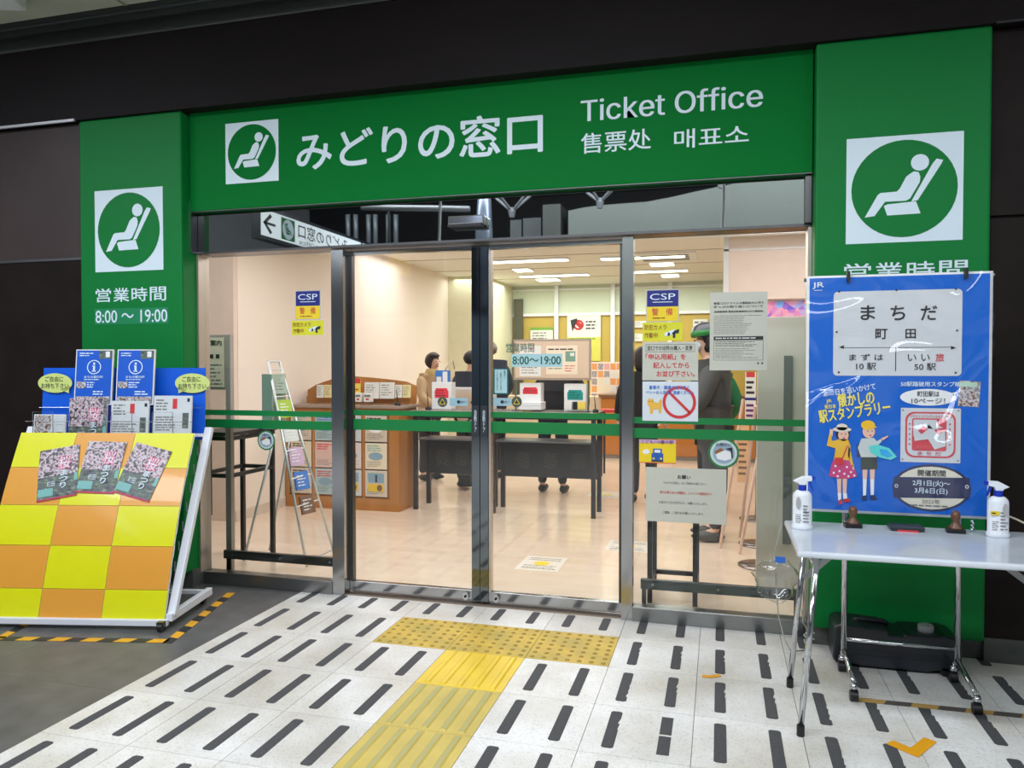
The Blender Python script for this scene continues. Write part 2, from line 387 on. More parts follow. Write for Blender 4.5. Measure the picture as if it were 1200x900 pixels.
for r in range(-1, 6):
    for c in range(-2, 9):
        x, y = c*T, -(r+1)*T
        if r == 0 and c in (0, 1, 2): piece('tactile_tile', m_dot, (x, y, 0), floor); continue
        if c == 1 and r >= 1: piece('tactile_tile', m_new if r == 1 else m_bar, (x, y, 0), floor); continue
        t = piece('tile', m_cut if r == -1 else m_tile, (x, y, 0), floor)
        for k in (.1, .3):
            me = m_sc if r == -1 else (m_split if (c == 3 and r == 2 and k == .3) else (m_str[random.randint(1, 2)] if c >= 3 and random.random() < .6 else m_str[0]))
            piece('grip_strip', me, (k, 0, 0), t)
mb = MB(); mb.box(.0006, .7994, .0006, .5994, -.012, 0); m_slab = one(mb, slab_m, 'slab')
for i in range(5):
    for j in range(5): piece('slab', m_slab, (-.8-(i+1)*.8, -2.4+j*.6-.02, 0), floor)
mb = MB(); mb.box(-4.8, -.8012, .5805-.02-.001, .34, -.012, 0)
# ------------------------------------------------------------------ office floor
of = struct(MB().box(-4, 4.2, .30, 9.4, -.06, -.003).build('floor', M('office_floor_bed', (150, 130, 110), .6)))
mb = MB(); mb.box(.0006, 1.0244, .0006, .9994, -.003, 0); m_v = one(mb, inner_floor, 'floor_panel')
for i in range(8):
    for j in range(9): piece('floor_panel', m_v, (-4+i*1.025, .40+j*1.0, 0), of)
struct(MB().box(-1.5, 2.13, .325, .40, -.02, .004).build('trim_1', steel_b))
# ------------------------------------------------------------------ facade
struct(MB().box(-7, 7, .08, .6, 2.965, 3.45).build('wall_fascia', fascia))
struct(MB().box(-7, 7, .065, .085, 3.44, 3.455).build('trim_2', steel_b))
b = MB(); b.box(-7, 7, .045, .6, 3.455, 3.50); b.box(-7, 7, .0, .6, 3.50, 3.545); b.box(-7, 7, -.02, .6, 3.552, 3.60)
struct(b.build('trim_3', M('beam_dark', (34, 38, 38), .4)))
struct(MB().box(-7, 7, -.014, .01, 3.542, 3.553).build('trim_4', M('beam_edge', (92, 98, 100), .35, .6)))
def wallpanels(name, xs, zs, y, mat, side):
    w_ = struct(MB().box(min(xs), max(xs), y+.02, y+.25, 0, 2.965).build(name, brown_d))
    for a, b in zip(xs[:-1], xs[1:]):
        for c, d in zip(zs[:-1], zs[1:]):
            MB().box(min(a, b)+.003, max(a, b)-.003, y, y+.02, c+.008, d-.008).build('wall_panel', mat[0] if c > 2 else mat[1], w_)
    return w_
wallpanels('wall_left', [-6.4, -5.3, -4.1, -2.28], [.1, 2.09, 2.962], .12, (brown, brown_d), 'l')
wallpanels('wall_right', [2.9, 4.2, 5.5, 6.8], [.1, 2.09, 2.962], .14, (brown_d, brown_d), 'r')
struct(MB().box(-6.4, -2.285, .112, .122, 2.082, 2.098).build('trim_5', steel_b)); struct(MB().box(-6.4, -2.285, .068, .082, 2.956, 2.972).build('trim_5', M('bright_trim', (200, 200, 205), .4, .5)))
struct(MB().box(2.9, 6.8, .070, .082, 2.957, 2.967).build('trim_6', black))
stone = ramp_mat('plinth_stone', [(.3, (70, 74, 70)), (.7, (96, 98, 94))], 8, rough=.3)
struct(MB().box(-6.4, -2.29, .105, .34, 0, .112).build('baseboard_left', stone)); struct(MB().box(-2.29, -1.5, .16, .34, 0, .112).build('baseboard_left', stone))
struct(MB().box(2.12, 2.9, .16, .34, 0, .112).build('baseboard_right', stone)); struct(MB().box(2.9, 6.8, .125, .34, 0, .112).build('baseboard_right', stone))
def sign_icon(sh, x0, z0, s, L=1, fg=letter_w, bg=green):
    sh.rect(x0, z0, x0+s, z0+s, fg, L); sh.ell(x0+s/2, z0+s/2, s*.455, s*.455, bg, L+1, n=40)
    def P(pts): return [(x0+a*s, z0+b*s) for a, b in pts]
    sh.ell(x0+.635*s, z0+.735*s, .077*s, .077*s, fg, L+2, n=20)
    # figure: back, thigh, shin
    sh.poly(P([(.545, .63), (.585, .655), (.625, .645), (.64, .60), (.635, .55), (.555, .405), (.52, .385), (.34, .385), (.25, .255), (.165, .245), (.275, .45), (.30, .47), (.44, .475), (.465, .50), (.52, .61)]), fg, L+2)
    # seat: backrest and cushion
    sh.poly(P([(.775, .76), (.83, .745), (.815, .71), (.62, .385), (.565, .375), (.74, .715)]), fg, L+2)
    sh.poly(P([(.33, .345), (.36, .36), (.605, .375), (.645, .26), (.36, .255)]), fg, L+2)
def green_panel(label, x0, x1, hours):
    w_ = x1-x0
    t = thing('green_sign_panel', label, 'sign', (x0, .1, .1))
    mb = MB(); mb.box(0, w_, 0, .20, 0, 2.865); mb.build('body', green, t, bev=.012)
    MB().box(0, w_, .004, .2, 2.866, 2.878).build('top_edge', steel_b, t)
    sh = Sheet(t, 0)
    return t, sh
t, sh = green_panel('tall green panel with seat emblem and opening hours left of the entrance', -2.28, -1.51, 1)
sign_icon(sh, .12, 1.895, .515)
for k, ch in enumerate('営業時間'): sh.text(ch, .120+k*.138, 1.704, .238+k*.138, 1.79, letter_w, 1, bold=.012, cells=1)
sh.rect(.108, 1.562, .668, 1.662, green_patch, 1)
sh.text('8:00 ～ 19:00', .118, 1.572, .66, 1.65, letter_w, 2, bold=.012); sh.flush()
t, sh = green_panel('tall green panel with seat emblem behind the blue poster', 2.135, 2.895, 1)
sign_icon(sh, .14, 1.885, .505)
for k, ch in enumerate('営業時間'): sh.text(ch, .135+k*.138, 1.704, .253+k*.138, 1.79, letter_w, 1, bold=.012, cells=1)
sh.rect(.118, 1.562, .678, 1.662, green_patch, 1)
sh.text('8:00 ～ 19:00', .128, 1.572, .67, 1.65, letter_w, 2, bold=.012); sh.flush()
t = thing('ticket_office_sign', 'long green sign board with white ticket office lettering above the doors', 'sign', (-1.505, .17, 2.36))
MB().box(0, 3.635, 0, .12, 0, .61).build('board', green2, t, bev=.004)
MB().box(0, 3.635, .004, .02, -.004, 0).build('lower_edge', steel_d, t)
MB().box(0, 3.635, .002, .02, .6105, .618).build('upper_edge', steel_b, t)
sh = Sheet(t, 0)
sign_icon(sh, .262, .152, .368, bg=green2)
sh.text('みどりの窓口', .755, .205, 2.255, .425, letter_w, 1, bold=.022, res=4, cells=6)
sh.text('Ticket Office', 2.47, .345, 3.395, .462, letter_w, 1, bold=.014, res=4)
sh.text('售票处', 2.47, .175, 2.84, .282, letter_w, 1, bold=.01, res=3, cells=3)
sh.text('매표소', 2.96, .165, 3.33, .262, letter_w, 1, bold=.01, res=3, cells=3)
sh.flush()
# transom, jambs, pillars
w1 = struct(MB().box(-1.505, 2.13, .255, .33, 2.12, 2.43).build('window_1', black), 'dark mirror-like transom glass above the sliding doors')
MB().box(-1.497, 2.11, .235, .245, 2.118, 2.424).build('glass_pane', transom_mat, w1)
MB().box(-1.505, 2.13, .20, .33, 2.426, 2.434).build('window_frame', M('soffit_dark', (58, 66, 58), .5), w1)
MB().box(-1.505, 2.13, .232, .39, 2.104, 2.118).build('window_frame', steel_d, w1)
MB().box(2.10, 2.13, .2, .25, 2.118, 2.425).build('window_frame', steel_d, w1)
MB().box(-1.5095, -1.499, .172, .25, 2.104, 2.425).build('window_frame', chrome, w1)
struct(MB().box(-1.51, 2.14, .30, .5, 2.43, 2.96).build('wall_front', brown_d))
for i, (a, b) in enumerate(((-.585, -.505), (1.175, 1.235))):
    struct(MB().box(a, b, .27, .345, 0, 2.10).build('trim_%d' % (7+i), steel))
struct(MB().box(-1.52, -1.497, .235, .34, .08, 2.10).build('trim_9', M('bronze_jamb', (196, 186, 174), .35, .7)))
struct(MB().box(2.118, 2.136, .235, .34, .08, 2.10).build('trim_10', M('bronze_jamb', (196, 186, 174), .35, .7)))
band = M('green_band', (10, 122, 58), .4, var=.02)
def fixed_window(n, x0, x1, stile=None):
    w_ = struct(MB().box(x0, x1, .262, .34, 0, .08).build('window_%d' % n, steel_b, bev=.003), 'fixed glass panel beside the sliding doors')
    MB().box(x0, x1, .292, .302, .08, 2.10).build('glass_pane', glass, w_, fix=True)
    if stile: MB().box(stile, stile+.04, .35, .39, .05, 2.10).build('window_frame', steel_b, w_)
    MB().box(x0, x1, .2895, .2915, 1.083, 1.117).build('green_band', band, w_)
    MB().box(x0, x1, .2895, .2915, 1.003, 1.057).build('green_band', band, w_)
fixed_window(2, -1.497, -.585); fixed_window(3, 1.235, 2.118)
def door(n, x0, x1, left):
    d = struct(MB().box(x0, x1, .34, .38, .012, .072).build('door_%d' % n, steel, bev=.003), 'sliding glass door leaf with steel frame')
    MB().box(x0, x1, .34, .38, 2.074, 2.10).build('rail', steel, d)
    MB().box(x0+.01, x1-.01, .357, .364, .072, 2.074).build('glass_pane', glass, d)
    st = (x1-.05, x1) if left else (x0, x0+.05)
    MB().box(*st, .33, .385, .012, 2.10).build('stile', M('mirror_stile', (120, 126, 130), .07, 1., var=.02), d, bev=.002)
    so = (x0, x0+.022) if left else (x1-.022, x1)
    MB().box(*so, .34, .38, .072, 2.074).build('stile', steel_d, d)
    if not left: MB().box(x0+.052, x0+.066, .335, .38, .072, 2.074).build('stile', M('bright_edge', (205, 196, 186), .25, .9), d)
    MB().box(x0+.012, x1-.012, .3535, .3565, 1.096, 1.127 if left else 1.129).build('green_band', band, d)
    MB().box(x0+.012, x1-.012, .3535, .3565, 1.005, 1.072).build('green_band', band, d)
    xc = x1-.085 if left else x0+.10
    lk = MB(); lk.prism([(xc+.017*math.cos(k*PI/8), .042+.024*math.sin(k*PI/8)) for k in range(16)], .318, .34, 'y'); lk.build('lock', chrome, d, smooth=False)
    MB().prism([(xc+.008*math.cos(k*PI/6), .042+.008*math.sin(k*PI/6)) for k in range(12)], .312, .318, 'y').build('key_cylinder', black, d)
    # handle plate with vertical lettering
    xs = (st[0]+st[1])/2
    dk = M('stile_tape', (46, 52, 58), .3)
    MB().box(xs-.021, xs+.021, .3275, .330, .985, 1.165).build('label_strip', dk, d)
    sh = Sheet(d, .327); sh.text('自\n動\nド\nア', xs-.008, 1.01, xs+.008, 1.14, letter_w, 1); sh.flush()
door(1, -.505, .340, True); door(2, .342, 1.175, False)
t = thing('door_sensor', 'small chrome sensor box on the glass above the door gap', 'sensor', (.31, .165, 2.175))
MB().box(-.105, .105, 0, .07, .018, .066).build('housing', chrome, t, bev=.006)
MB().box(-.105, .095, -.004, .06, .006, .018).build('lens_bar', black, t)
# guard rails inside the fixed panes
for lab, x0, x1, z in (('low dark steel guard rail behind the left fixed glass', -1.43, -.59, .14), ('low dark steel guard rail behind the right fixed glass', 1.27, 2.11, .15)):
    t = thing('guard_rail', lab, 'rail', (x0, .37, z))
    MB().box(0, x1-x0, 0, .03, 0, .055).build('bar', steel_d, t, bev=.002)
    for k in (.08, .5, .92): MB().prism([((x1-x0)*k+.007*math.cos(q*PI/5), .028+.007*math.sin(q*PI/5)) for q in range(10)], -.004, 0, 'y').build('screw', chrome, t)
    if x0 < 0: MB().box(0, .04, .03, .06, -z, 1.0-z).build('post', steel_b, t)
    for k in (.02, .98): MB().box((x1-x0)*k-.012, (x1-x0)*k+.012, .03, .05, -z, .05).build('foot', steel_d, t)
# ------------------------------------------------------------------ concourse ceiling and what the steel and glass mirror
oc = ramp_mat('olive_ceiling', [(.3, (186, 190, 170)), (.7, (202, 206, 184))], 2, rough=.6)
cl = struct(MB().box(-8, 8, -3.4, -.01, 3.585, 3.70).build('ceiling', oc))
for x in (-6.0, -3.9, -1.8, .3, 2.4, 4.5): MB().box(x, x+.012, -3.4, -.02, 3.579, 3.585).build('joint_strip', M('joint', (150, 150, 130), .5), cl)
lamp_e = M('lamp_diffuser', (235, 242, 255), .5, emit=2.2, var=0)
for lab, x in (('ceiling lamp nearest the left wall of the concourse', -3.4), ('ceiling lamp over the tactile paving', .6), ('ceiling lamp over the folding table', 4.6)):
    t = thing('ceiling_lamp', lab, 'lamp', (x, -2.2, 3.53), group='concourse ceiling lamps')
    MB().box(-1.25, 1.25, -.16, .16, .018, .052).build('housing', white, t, bev=.004)
    MB().box(-1.22, 1.22, -.13, .13, .006, .018).build('diffuser', lamp_e, t)
p = pix(34, 0, z=3.5)
t = thing('ceiling_lamp', 'white edge of a lamp cover on the olive ceiling above the left wall', 'lamp', (p.x-.35, p.y-.35, 3.5), .35)
MB().box(-.5, .36, -.8, .36, 0, .07).build('housing', white, t, bev=.01)
# far part of the concourse (seen in mirrors only)
conc = M('concrete', (176, 178, 180), .7)
struct(MB().box(-9, 9, -14.2, -14, 2.7, 6).build('wall_back', M('concrete_dark', (44, 44, 46), .8)))
struct(MB().box(-9, 9, -14.2, -13.9, 0, 2.7).build('wall_back', M('shutter_blue_grey', (150, 166, 178), .6)))
struct(MB().box(-9, 9, -14, -3.4, 5.6, 5.7).build('ceiling', M('black_ceiling', (16, 16, 18), .8)))
struct(MB().box(-9.2, -9, -14, .3, 0, 5.7).build('wall_west', conc)); struct(MB().box(9, 9.2, -14, .3, 0, 5.7).build('wall_east', conc))
# grey wall, ducts, pipe and trusses across the concourse, at the places where the transom glass mirrors them
def mir(u, v, yv):
    p = pix(u, v, y=yv); return (p.x, .47-yv, p.z)
bgm = M('bulkhead_grey', (118, 124, 116), .6)
top = [(668, 249), (685, 246), (705, 243.7), (760, 241), (790, 236), (813, 231), (859, 222), (900, 217), (950, 213), (1000, 211)]
pts = [(mir(u, v, 8.6)[0], mir(u, v, 8.6)[2]) for u, v in top]
mb = MB(); n_ = len(pts)
def bw(x): return -7.98+.25*math.sin((x-pts[0][0])*.5)
vs = [(x, bw(x), z) for x, z in pts]+[(x, bw(x), 2.3) for x, z in pts]+[(x, bw(x)-.3, z) for x, z in pts]+[(x, bw(x)-.3, 2.3) for x, z in pts]
fs = []
for i in range(n_-1): fs += [(i, i+1, n_+i+1, n_+i), (2*n_+i, 3*n_+i, 3*n_+i+1, 2*n_+i+1), (i, 2*n_+i, 2*n_+i+1, i+1), (n_+i, n_+i+1, 3*n_+i+1, 3*n_+i)]
fs += [(0, n_, 3*n_, 2*n_), (n_-1, 3*n_-1, 4*n_-1, 2*n_-1)]
tag(mb.add(vs, fs).build('curved_bulkhead', bgm), 'grey curved wall mirrored in the right half of the transom glass', 'bulkhead')
for u0, u1, v, lab in ((598, 611, 258, 'grey wall panel mirrored left of the boxed one, near the sensor'), (613, 634, 256, 'wider grey wall panel mirrored between the narrow panel and the boxed one')):
    a = mir(u0, v, 9.0); b_ = mir(u1, v, 9.0); tag(MB().box(a[0], b_[0], a[1]-.1, a[1], 2.3, a[2]).build('wall_slab', M('slab_grey', (88, 92, 92), .6)), lab, 'wall slab')
a = mir(636, 240, 8.4); b_ = mir(657, 240, 8.4); tag(MB().box(a[0], b_[0], a[1]-.5, a[1], 2.3, a[2]).build('duct_box', M('box_olive', (74, 78, 72), .6)), 'grey box duct mirrored left of the curved grey wall', 'duct')
for i, u in enumerate((408, 417, 432, 440, 455, 464)):
    a = mir(u, 252, 8.2)
    tag(MB().tube([(a[0], a[1], 2.4), (a[0], a[1], a[2]-.3), (a[0]+.02, a[1]+.05, a[2])], .042, 10).build('vertical_duct', M('duct_grey', (96, 102, 106), .45, .3), smooth=True), 'grey vertical duct mirrored left of the sensor, %s from the left' % ['first', 'second', 'third', 'fourth', 'fifth', 'sixth'][i], 'duct', 'vertical ducts across the concourse')
a = mir(424, 243, 6.6); b_ = mir(550, 245, 6.6)
tag(MB().tube([a, b_], .045, 10).build('horizontal_pipe', M('pipe_grey', (150, 152, 154), .4, .3), smooth=True), 'long grey horizontal pipe mirrored in the transom glass', 'pipe')
a = mir(567, 232, 6.8); tag(MB().tube([(a[0], a[1], 2.3), (a[0], a[1], a[2]-.5), (a[0]+.02, a[1], a[2]+.6)], [.15, .13, .06], 12).build('steel_column', M('column_blue_grey', (140, 150, 166), .3, .5), smooth=True), 'blue grey branching column mirrored behind the sensor', 'column')
for i, (u, v, yv) in enumerate(((600, 248, 7.4), (703, 237, 7.4), (845, 213, 7.4))):
    t = thing('roof_truss', ['branching roof truss mirrored just right of the sensor', 'branching roof truss mirrored near the middle of the transom', 'branching roof truss mirrored at the right of the transom'][i], 'truss', mir(u, v, yv))
    tm = M('truss_grey', (120, 122, 126), .5)
    MB().lathe([(.04, -.09), (.06, 0), (.04, .06)], (0, 0, 0), 10).build('node', tm, t)
    for a in range(4):
        an = a*PI/2+.5; MB().tube([(0, 0, 0), (1.0*math.cos(an), 1.0*math.sin(an), .75)], .022, 8).build('strut', tm, t)
for u, lab in ((516, 'thin white conduit mirrored left of the sensor'), (848, 'thin white conduit mirrored before the curved grey wall')):
    a = mir(u, 240, 5.4); tag(MB().tube([(a[0], a[1], 4.9), (a[0], a[1], a[2]), (a[0]-.03, a[1], 2.6)], .018, 8).build('hanging_conduit', white), lab, 'pipe')
# hanging direction sign: faces +x, so that the transom mirrors it
t = thing('hanging_sign', 'long white hanging sign with arrow mirrored in the transom glass', 'sign', (-3.36, -3.25, 2.9), PI/2)
# local x runs towards +y (world), front (-y local) looks to +x
bd = M('sign_edge_dark', (34, 40, 42), .4)
MB().box(-4.3, .0, .004, .12, -.04, .34).build('casing', bd, t)
face_w = M('lit_sign_white', (214, 222, 226), .5, emit=1.0, var=0)
MB().box(-2.5, -.01, 0, .004, 0, .30).build('sign_face', face_w, t)
MB().box(-3.2, -2.56, 0, .004, 0, .30).build('sign_face', M('lit_sign_blue_white', (200, 214, 240), .5, emit=.5, var=0), t)
MB().box(-4.1, -3.2, 0, .004, 0, .30).build('sign_face', M('lit_sign_yellow', (240, 200, 20), .5, emit=.6, var=0), t)
sh = Sheet(t, 0)
sh.rect(-.30, .135, -.06, .165, ink, 1)
sh.poly([(-.05, .15), (-.19, .27), (-.23, .24), (-.11, .15), (-.23, .06), (-.19, .03)], ink, 1)
sh.rect(-.72, .02, -.42, .28, green, 1); sh.ell(-.57, .15, .125, .12, letter_w, 2)
sign_s = .24
def P(pts): return [(-.69+a*.24, .03+b*.24) for a, b in pts]
sh.ell(-.69+.635*.24, .03+.735*.24, .02, .02, green, 3, n=12)
sh.poly(P([(.545, .63), (.625, .645), (.635, .55), (.555, .405), (.34, .385), (.25, .255), (.165, .245), (.30, .47), (.44, .475)]), green, 3)
sh.poly(P([(.775, .76), (.83, .745), (.645, .26), (.36, .255), (.33, .345), (.58, .375)]), green, 3)
sh.text('みどりの窓口', -2.1, .10, -.80, .27, ink, 1, bold=.015)
sh.text('Ticket Office', -1.6, .015, -.82, .075, ink, 1)
sh.text('口', -2.85, .17, -2.75, .25, ink, 1); sh.text('↑', -3.1, .04, -2.95, .24, ink, 1, bold=.02); sh.flush()
for x in (-.5, -3.6): MB().tube([(x, .06, .34), (x, .06, 2.2)], .02, 8).build('hanger', bd, t)
# ------------------------------------------------------------------ leaflet rack (left)
RC = math.atan2(.218, .976)
rack = thing('leaflet_rack', 'rolling white leaflet rack with yellow and orange checked front panel', 'rack', (-1.116, -.62, 0), RC)
fr = M('rack_white', (224, 228, 234), .35, var=.02)
for x in (.022, -1.058):
    MB().bar((x, .13, .06), (x, .60, 1.03), .035, .045, up=(1, 0, 0)).build('post', fr, rack, bev=.006)
    MB().bar((x, .10, .062), (x, .585, .062), .035, .042).build('base_rail', fr, rack, bev=.004)
MB().box(-1.05, .02, .075, .105, .022, .056).build('front_rail', fr, rack, bev=.004)
MB().box(-1.05, .02, .55, .575, .05, .075).build('back_rail', fr, rack, bev=.004)
MB().box(-1.04, .005, .55, .57, .98, 1.0).build('top_rail', fr, rack, bev=.004)
for x, y in ((0, .03), (0, .51), (-1.03, .03), (-1.03, .51)):
    c = MB(); c.prism([(y+.03+.024*math.cos(k*PI/8), .025+.024*math.sin(k*PI/8)) for k in range(16)], x-.012, x+.012, 'x')
    cs = c.build('caster', black, rack); MB().box(x-.018, x+.018, y+.015, y+.045, .03, .055).build('fork', steel_d, cs)
def rwarp(x, y, z):
    s_ = max(0, min(1, z/1.015)); b = .032*math.sin(PI*s_)
    return (x, .095+.353*z+y*.94-b*.936, .052+.945*z-y*.3+b*.35)
yl = M('check_yellow', (222, 222, 10), .3, var=.03, coat=.5); og = M('check_orange', (226, 158, 56), .3, var=.03, coat=.5)
xs = [-1.025, -.69, -.345, 0.0]; ss = [0, .15, .375, .593, .807, 1.015]
bk = MB(); n = 16
for j in range(n):
    a, b_ = 1.015*j/n, 1.015*(j+1)/n
    bk.add([rwarp(-1.025, .012, a), rwarp(0, .012, a), rwarp(0, .012, b_), rwarp(-1.025, .012, b_)], [(0, 1, 2, 3)])
bk.build('panel_back', white, rack, solid=.004)
for i in range(3):
    for j in range(5):
        sh = Sheet(rack, 0, rwarp, .002); sh.rect(xs[i]+.001, ss[j]+.001, xs[i+1]-.001, ss[j+1]-.001, yl if (i+j) % 2 == 0 else og, 0, 'check_square', n=1, m=8); sh.flush()
pinkl = M('pink_letter', (236, 120, 150), .4); teal = M('pale_teal', (120, 178, 172), .4); mag = M('magenta_strip', (190, 40, 84), .4)
def blossom_poster(sh, cx, cz, rot, L=2, w_=.225, h_=.30):
    def rr(a, b, c, d, mt, l, nm='printed_poster', m=1):
        c_, s_ = math.cos(rot), math.sin(rot)
        mx, mz = (a+c)/2, (b+d)/2; X, Z = cx+mx*c_-mz*s_, cz+mx*s_+mz*c_
        sh.rect(X-(c-a)/2, Z-(d-b)/2, X+(c-a)/2, Z+(d-b)/2, mt, l, nm, n=m, m=m, rot=rot)
    def tx(t, a, b, c, d, mt, l, bold=0.):
        c_, s_ = math.cos(rot), math.sin(rot)
        mx, mz = (a+c)/2, (b+d)/2; X, Z = cx+mx*c_-mz*s_, cz+mx*s_+mz*c_
        sh.text(t, X-(c-a)/2, Z-(d-b)/2, X+(c-a)/2, Z+(d-b)/2, mt, l, bold=bold, rot=rot)
    W, H = w_/2, h_/2
    rr(-W, -H, W, H, scenic, L, m=6); rr(-W, -H*.1, W, H, blossom, L+1, m=5); rr(-W, -H, W, -H*.94, mag, L+1)
    rr(W*.82, -H*.4, W, H, teal, L+1); rr(-W*.95, -H*.85, -W*.2, -H*.55, teal, L+1)
    tx('桜', .0, H*.12, W*.62, H*.62, pinkl, L+2, .06); tx('桜', .004, H*.14, W*.6, H*.60, letter_w, L+3, .0)
    tx('ま\nつ\nり', W*.1, -H*.62, W*.5, H*.08, letter_w, L+3, .03)
    tx('町田', -W*.5, -H*.5, -W*.12, -H*.3, letter_w, L+2)
sh = Sheet(rack, 0, rwarp, .002)
blossom_poster(sh, -.735, .775, .19); blossom_poster(sh, -.495, .81, -.03); blossom_poster(sh, -.25, .785, -.25); sh.flush()
# wires, blue back board, speech bubbles
wire = M('rack_wire', (150, 156, 166), .3, .8)
for z, y in ((1.075, .455), (1.15, .575)):
    MB().tube([(-1.0, y, z), (-.012, y, z)], .0022, 6).build('wire', wire if z > 1.1 else steel_d, rack)
for x0 in (-.96, -.74, -.49, -.25):
    MB().tube([(x0, .46, 1.0), (x0, .46, 1.13), (x0+.12, .46, 1.13), (x0+.12, .46, 1.0)], .0022, 6).build('pocket_wire', wire, rack)
for k in range(8):
    z = .18+k*.1; y = .16+z*.47
    MB().tube([(-.005, y+.02, z), (-.005, y-.07, z), (-.005, y-.07, z+.05)], .003, 6).build('side_wire', wire, rack)
blue = M('board_blue', (12, 92, 214), .35, var=.02)
MB().add([(-1.0, .585, .96), (.0, .585, .96), (.0, .60, 1.385), (-.985, .60, 1.385)], [(0, 1, 2, 3)]).build('back_board', blue, rack, solid=.006)
bub = M('bubble_green', (206, 220, 128), .5)
for cx, tl in ((-.905, 1), (-.07, -1)):
    sh = Sheet(rack, .582)
    sh.ell(cx, 1.295, .105, .058, bub, 1, 'speech_bubble'); sh.poly([(cx+tl*.03, 1.255), (cx+tl*.085, 1.235), (cx+tl*.085, 1.275)], bub, 1, 'speech_bubble')
    sh.text('ご自由に', cx-.06, 1.302, cx+.05, 1.335, ink, 2, .01); sh.text('お持ち下さい。', cx-.085, 1.262, cx+.095, 1.294, ink, 2, .01); sh.flush()
blf = M('leaflet_blue', (30, 92, 200), .3, coat=.4)
def rk(x, y, z):  # rack local -> world
    return (-1.116+x*.976-y*.218, -.62+x*.218+y*.976, z)
def leaflet(label, x, y, z, w_, h_, rx, fill, grp, name='leaflet'):
    t = thing(name, label, 'leaflet', rk(x, y, z), RC, grp, rx)
    MB().box(0, w_, 0, .012, 0, h_).build('pages', paper, t)
    sh = Sheet(t, -.0003); fill(sh, w_, h_); sh.flush()
def f_info(sh, w_, h_):
    sh.rect(.006, .006, w_-.006, h_-.006, blf, 1)
    sh.rect(w_*.62, h_*.83, w_-.006, h_-.006, scenic, 2); sh.rect(w_*.8, h_*.86, w_-.02, h_-.012, white, 3)
    sh.ring(w_*.5, h_*.68, .042, .042, .005, letter_w, 2); sh.ell(w_*.5, h_*.68+.02, .007, .007, letter_w, 2, n=12); sh.rect(w_*.5-.006, h_*.68-.025, w_*.5+.006, h_*.68+.009, letter_w, 2); sh.rect(w_*.5-.012, h_*.68-.027, w_*.5+.012, h_*.68-.021, letter_w, 2); sh.rect(w_*.5-.011, h_*.68+.004, w_*.5, h_*.68+.009, letter_w, 2)
    sh.text('まちの案内所', w_*.25, h_*.48, w_*.75, h_*.525, letter_w, 2, .02); sh.lines(w_*.25, h_*.44, w_*.75, h_*.47, 1, letter_w, 2)
    sh.lines(w_*.1, h_*.87, w_*.5, h_*.95, 2, letter_w, 2); sh.rect(w_*.05, h_*.3, w_*.3, h_*.42, collage, 2)
    sh.lines(w_*.33, h_*.3, w_*.62, h_*.42, 3, letter_w, 2); sh.lines(w_*.5, h_*.17, w_*.9, h_*.26, 2, letter_w, 2); sh.rect(.01, .01, w_-.01, h_*.15, collage, 2)
leaflet('blue information leaflet with white i, left one of the pair', -.745, .508, 1.17, .225, .325, -.10, f_info, 'blue information leaflets')
leaflet('blue information leaflet with white i, right one of the pair', -.495, .508, 1.17, .225, .325, -.10, f_info, 'blue information leaflets')
def f_bl(sh, w_, h_): blossom_poster(sh, w_/2, h_/2, 0, 1, w_, h_)
leaflet('cherry blossom leaflet standing below the left blue information leaflet', -.765, .475, .91, .225, .30, -.10, f_bl, None)
def f_wh(sh, w_, h_):
    sh.rect(.0, .0, w_, h_, M('pale_print', (206, 212, 214), .4), 1); sh.rect(w_*.5, h_*.74, w_*.62, h_*.94, red, 2); sh.rect(w_*.77, h_*.36, w_*.93, h_*.66, scenic, 2)
    sh.rect(w_*.88, h_*.88, w_*.95, h_*.95, ink, 2); sh.lines(w_*.06, h_*.7, w_*.4, h_*.94, 4, ink_soft, 2); sh.lines(w_*.06, h_*.3, w_*.7, h_*.6, 6, ink_soft, 2)
leaflet('pale leaflet in the pocket below the right blue information leaflet', -.515, .478, .91, .225, .285, -.10, f_wh, 'pale map leaflets')
leaflet('pale leaflet standing taller at the right end of the rack', -.265, .485, .93, .225, .295, -.10, f_wh, 'pale map leaflets')
def f_ph(sh, w_, h_): sh.rect(.006, .006, w_-.006, h_-.006, collage, 1); sh.rect(w_*.55, h_*.5, w_-.006, h_-.006, M('pale_print', (206, 212, 214), .4), 2)
leaflet('photo leaflet in the far left pocket of the rack', -.975, .475, .91, .19, .205, -.10, f_ph, None)
leaflet('dark blue leaflet half hidden behind the blossom leaflet', -.57, .497, .95, .06, .215, -.10, lambda sh, w_, h_: sh.rect(0, 0, w_, h_, navy, 1), None)
# ------------------------------------------------------------------ hazard tape on the floor
ty = M('tape_yellow', (226, 168, 30), .5); tb = M('tape_black', (34, 34, 36), .5)
def tape(label, a, b, w_=.05, seg=.085, worn=False):
    ty_, tb2 = (M('tape_yellow_worn', (186, 150, 84), .6), M('tape_black_worn', (88, 82, 76), .6)) if worn else (ty, tb)
    a, b = Vector((*a, 0)), Vector((*b, 0)); d = b-a; L = d.length; ang = math.atan2(d.y, d.x)
    t = thing('floor_tape', label, 'tape', (a.x, a.y, 0), ang, 'black and yellow floor tapes'); k = 0; x = 0
    while x < L-.01:
        e = min(x+seg, L)
        mb = MB(); mb.add([(x, -w_/2, .0022), (e, -w_/2, .0022), (min(e+.02, L), w_/2, .0022), (x+.02 if x else 0, w_/2, .0022)], [(0, 1, 2, 3)])
        mb.build('stripe', (tb2 if k % 2 else ty_), t, solid=.0012, fix=False); x = e; k += 1
tape('striped floor tape running along the right side of the leaflet rack', (-1.20, .13), (-.985, -.69))
tape('striped floor tape running under the front of the leaflet rack', (-1.0, -.665), (-2.6, -1.03))
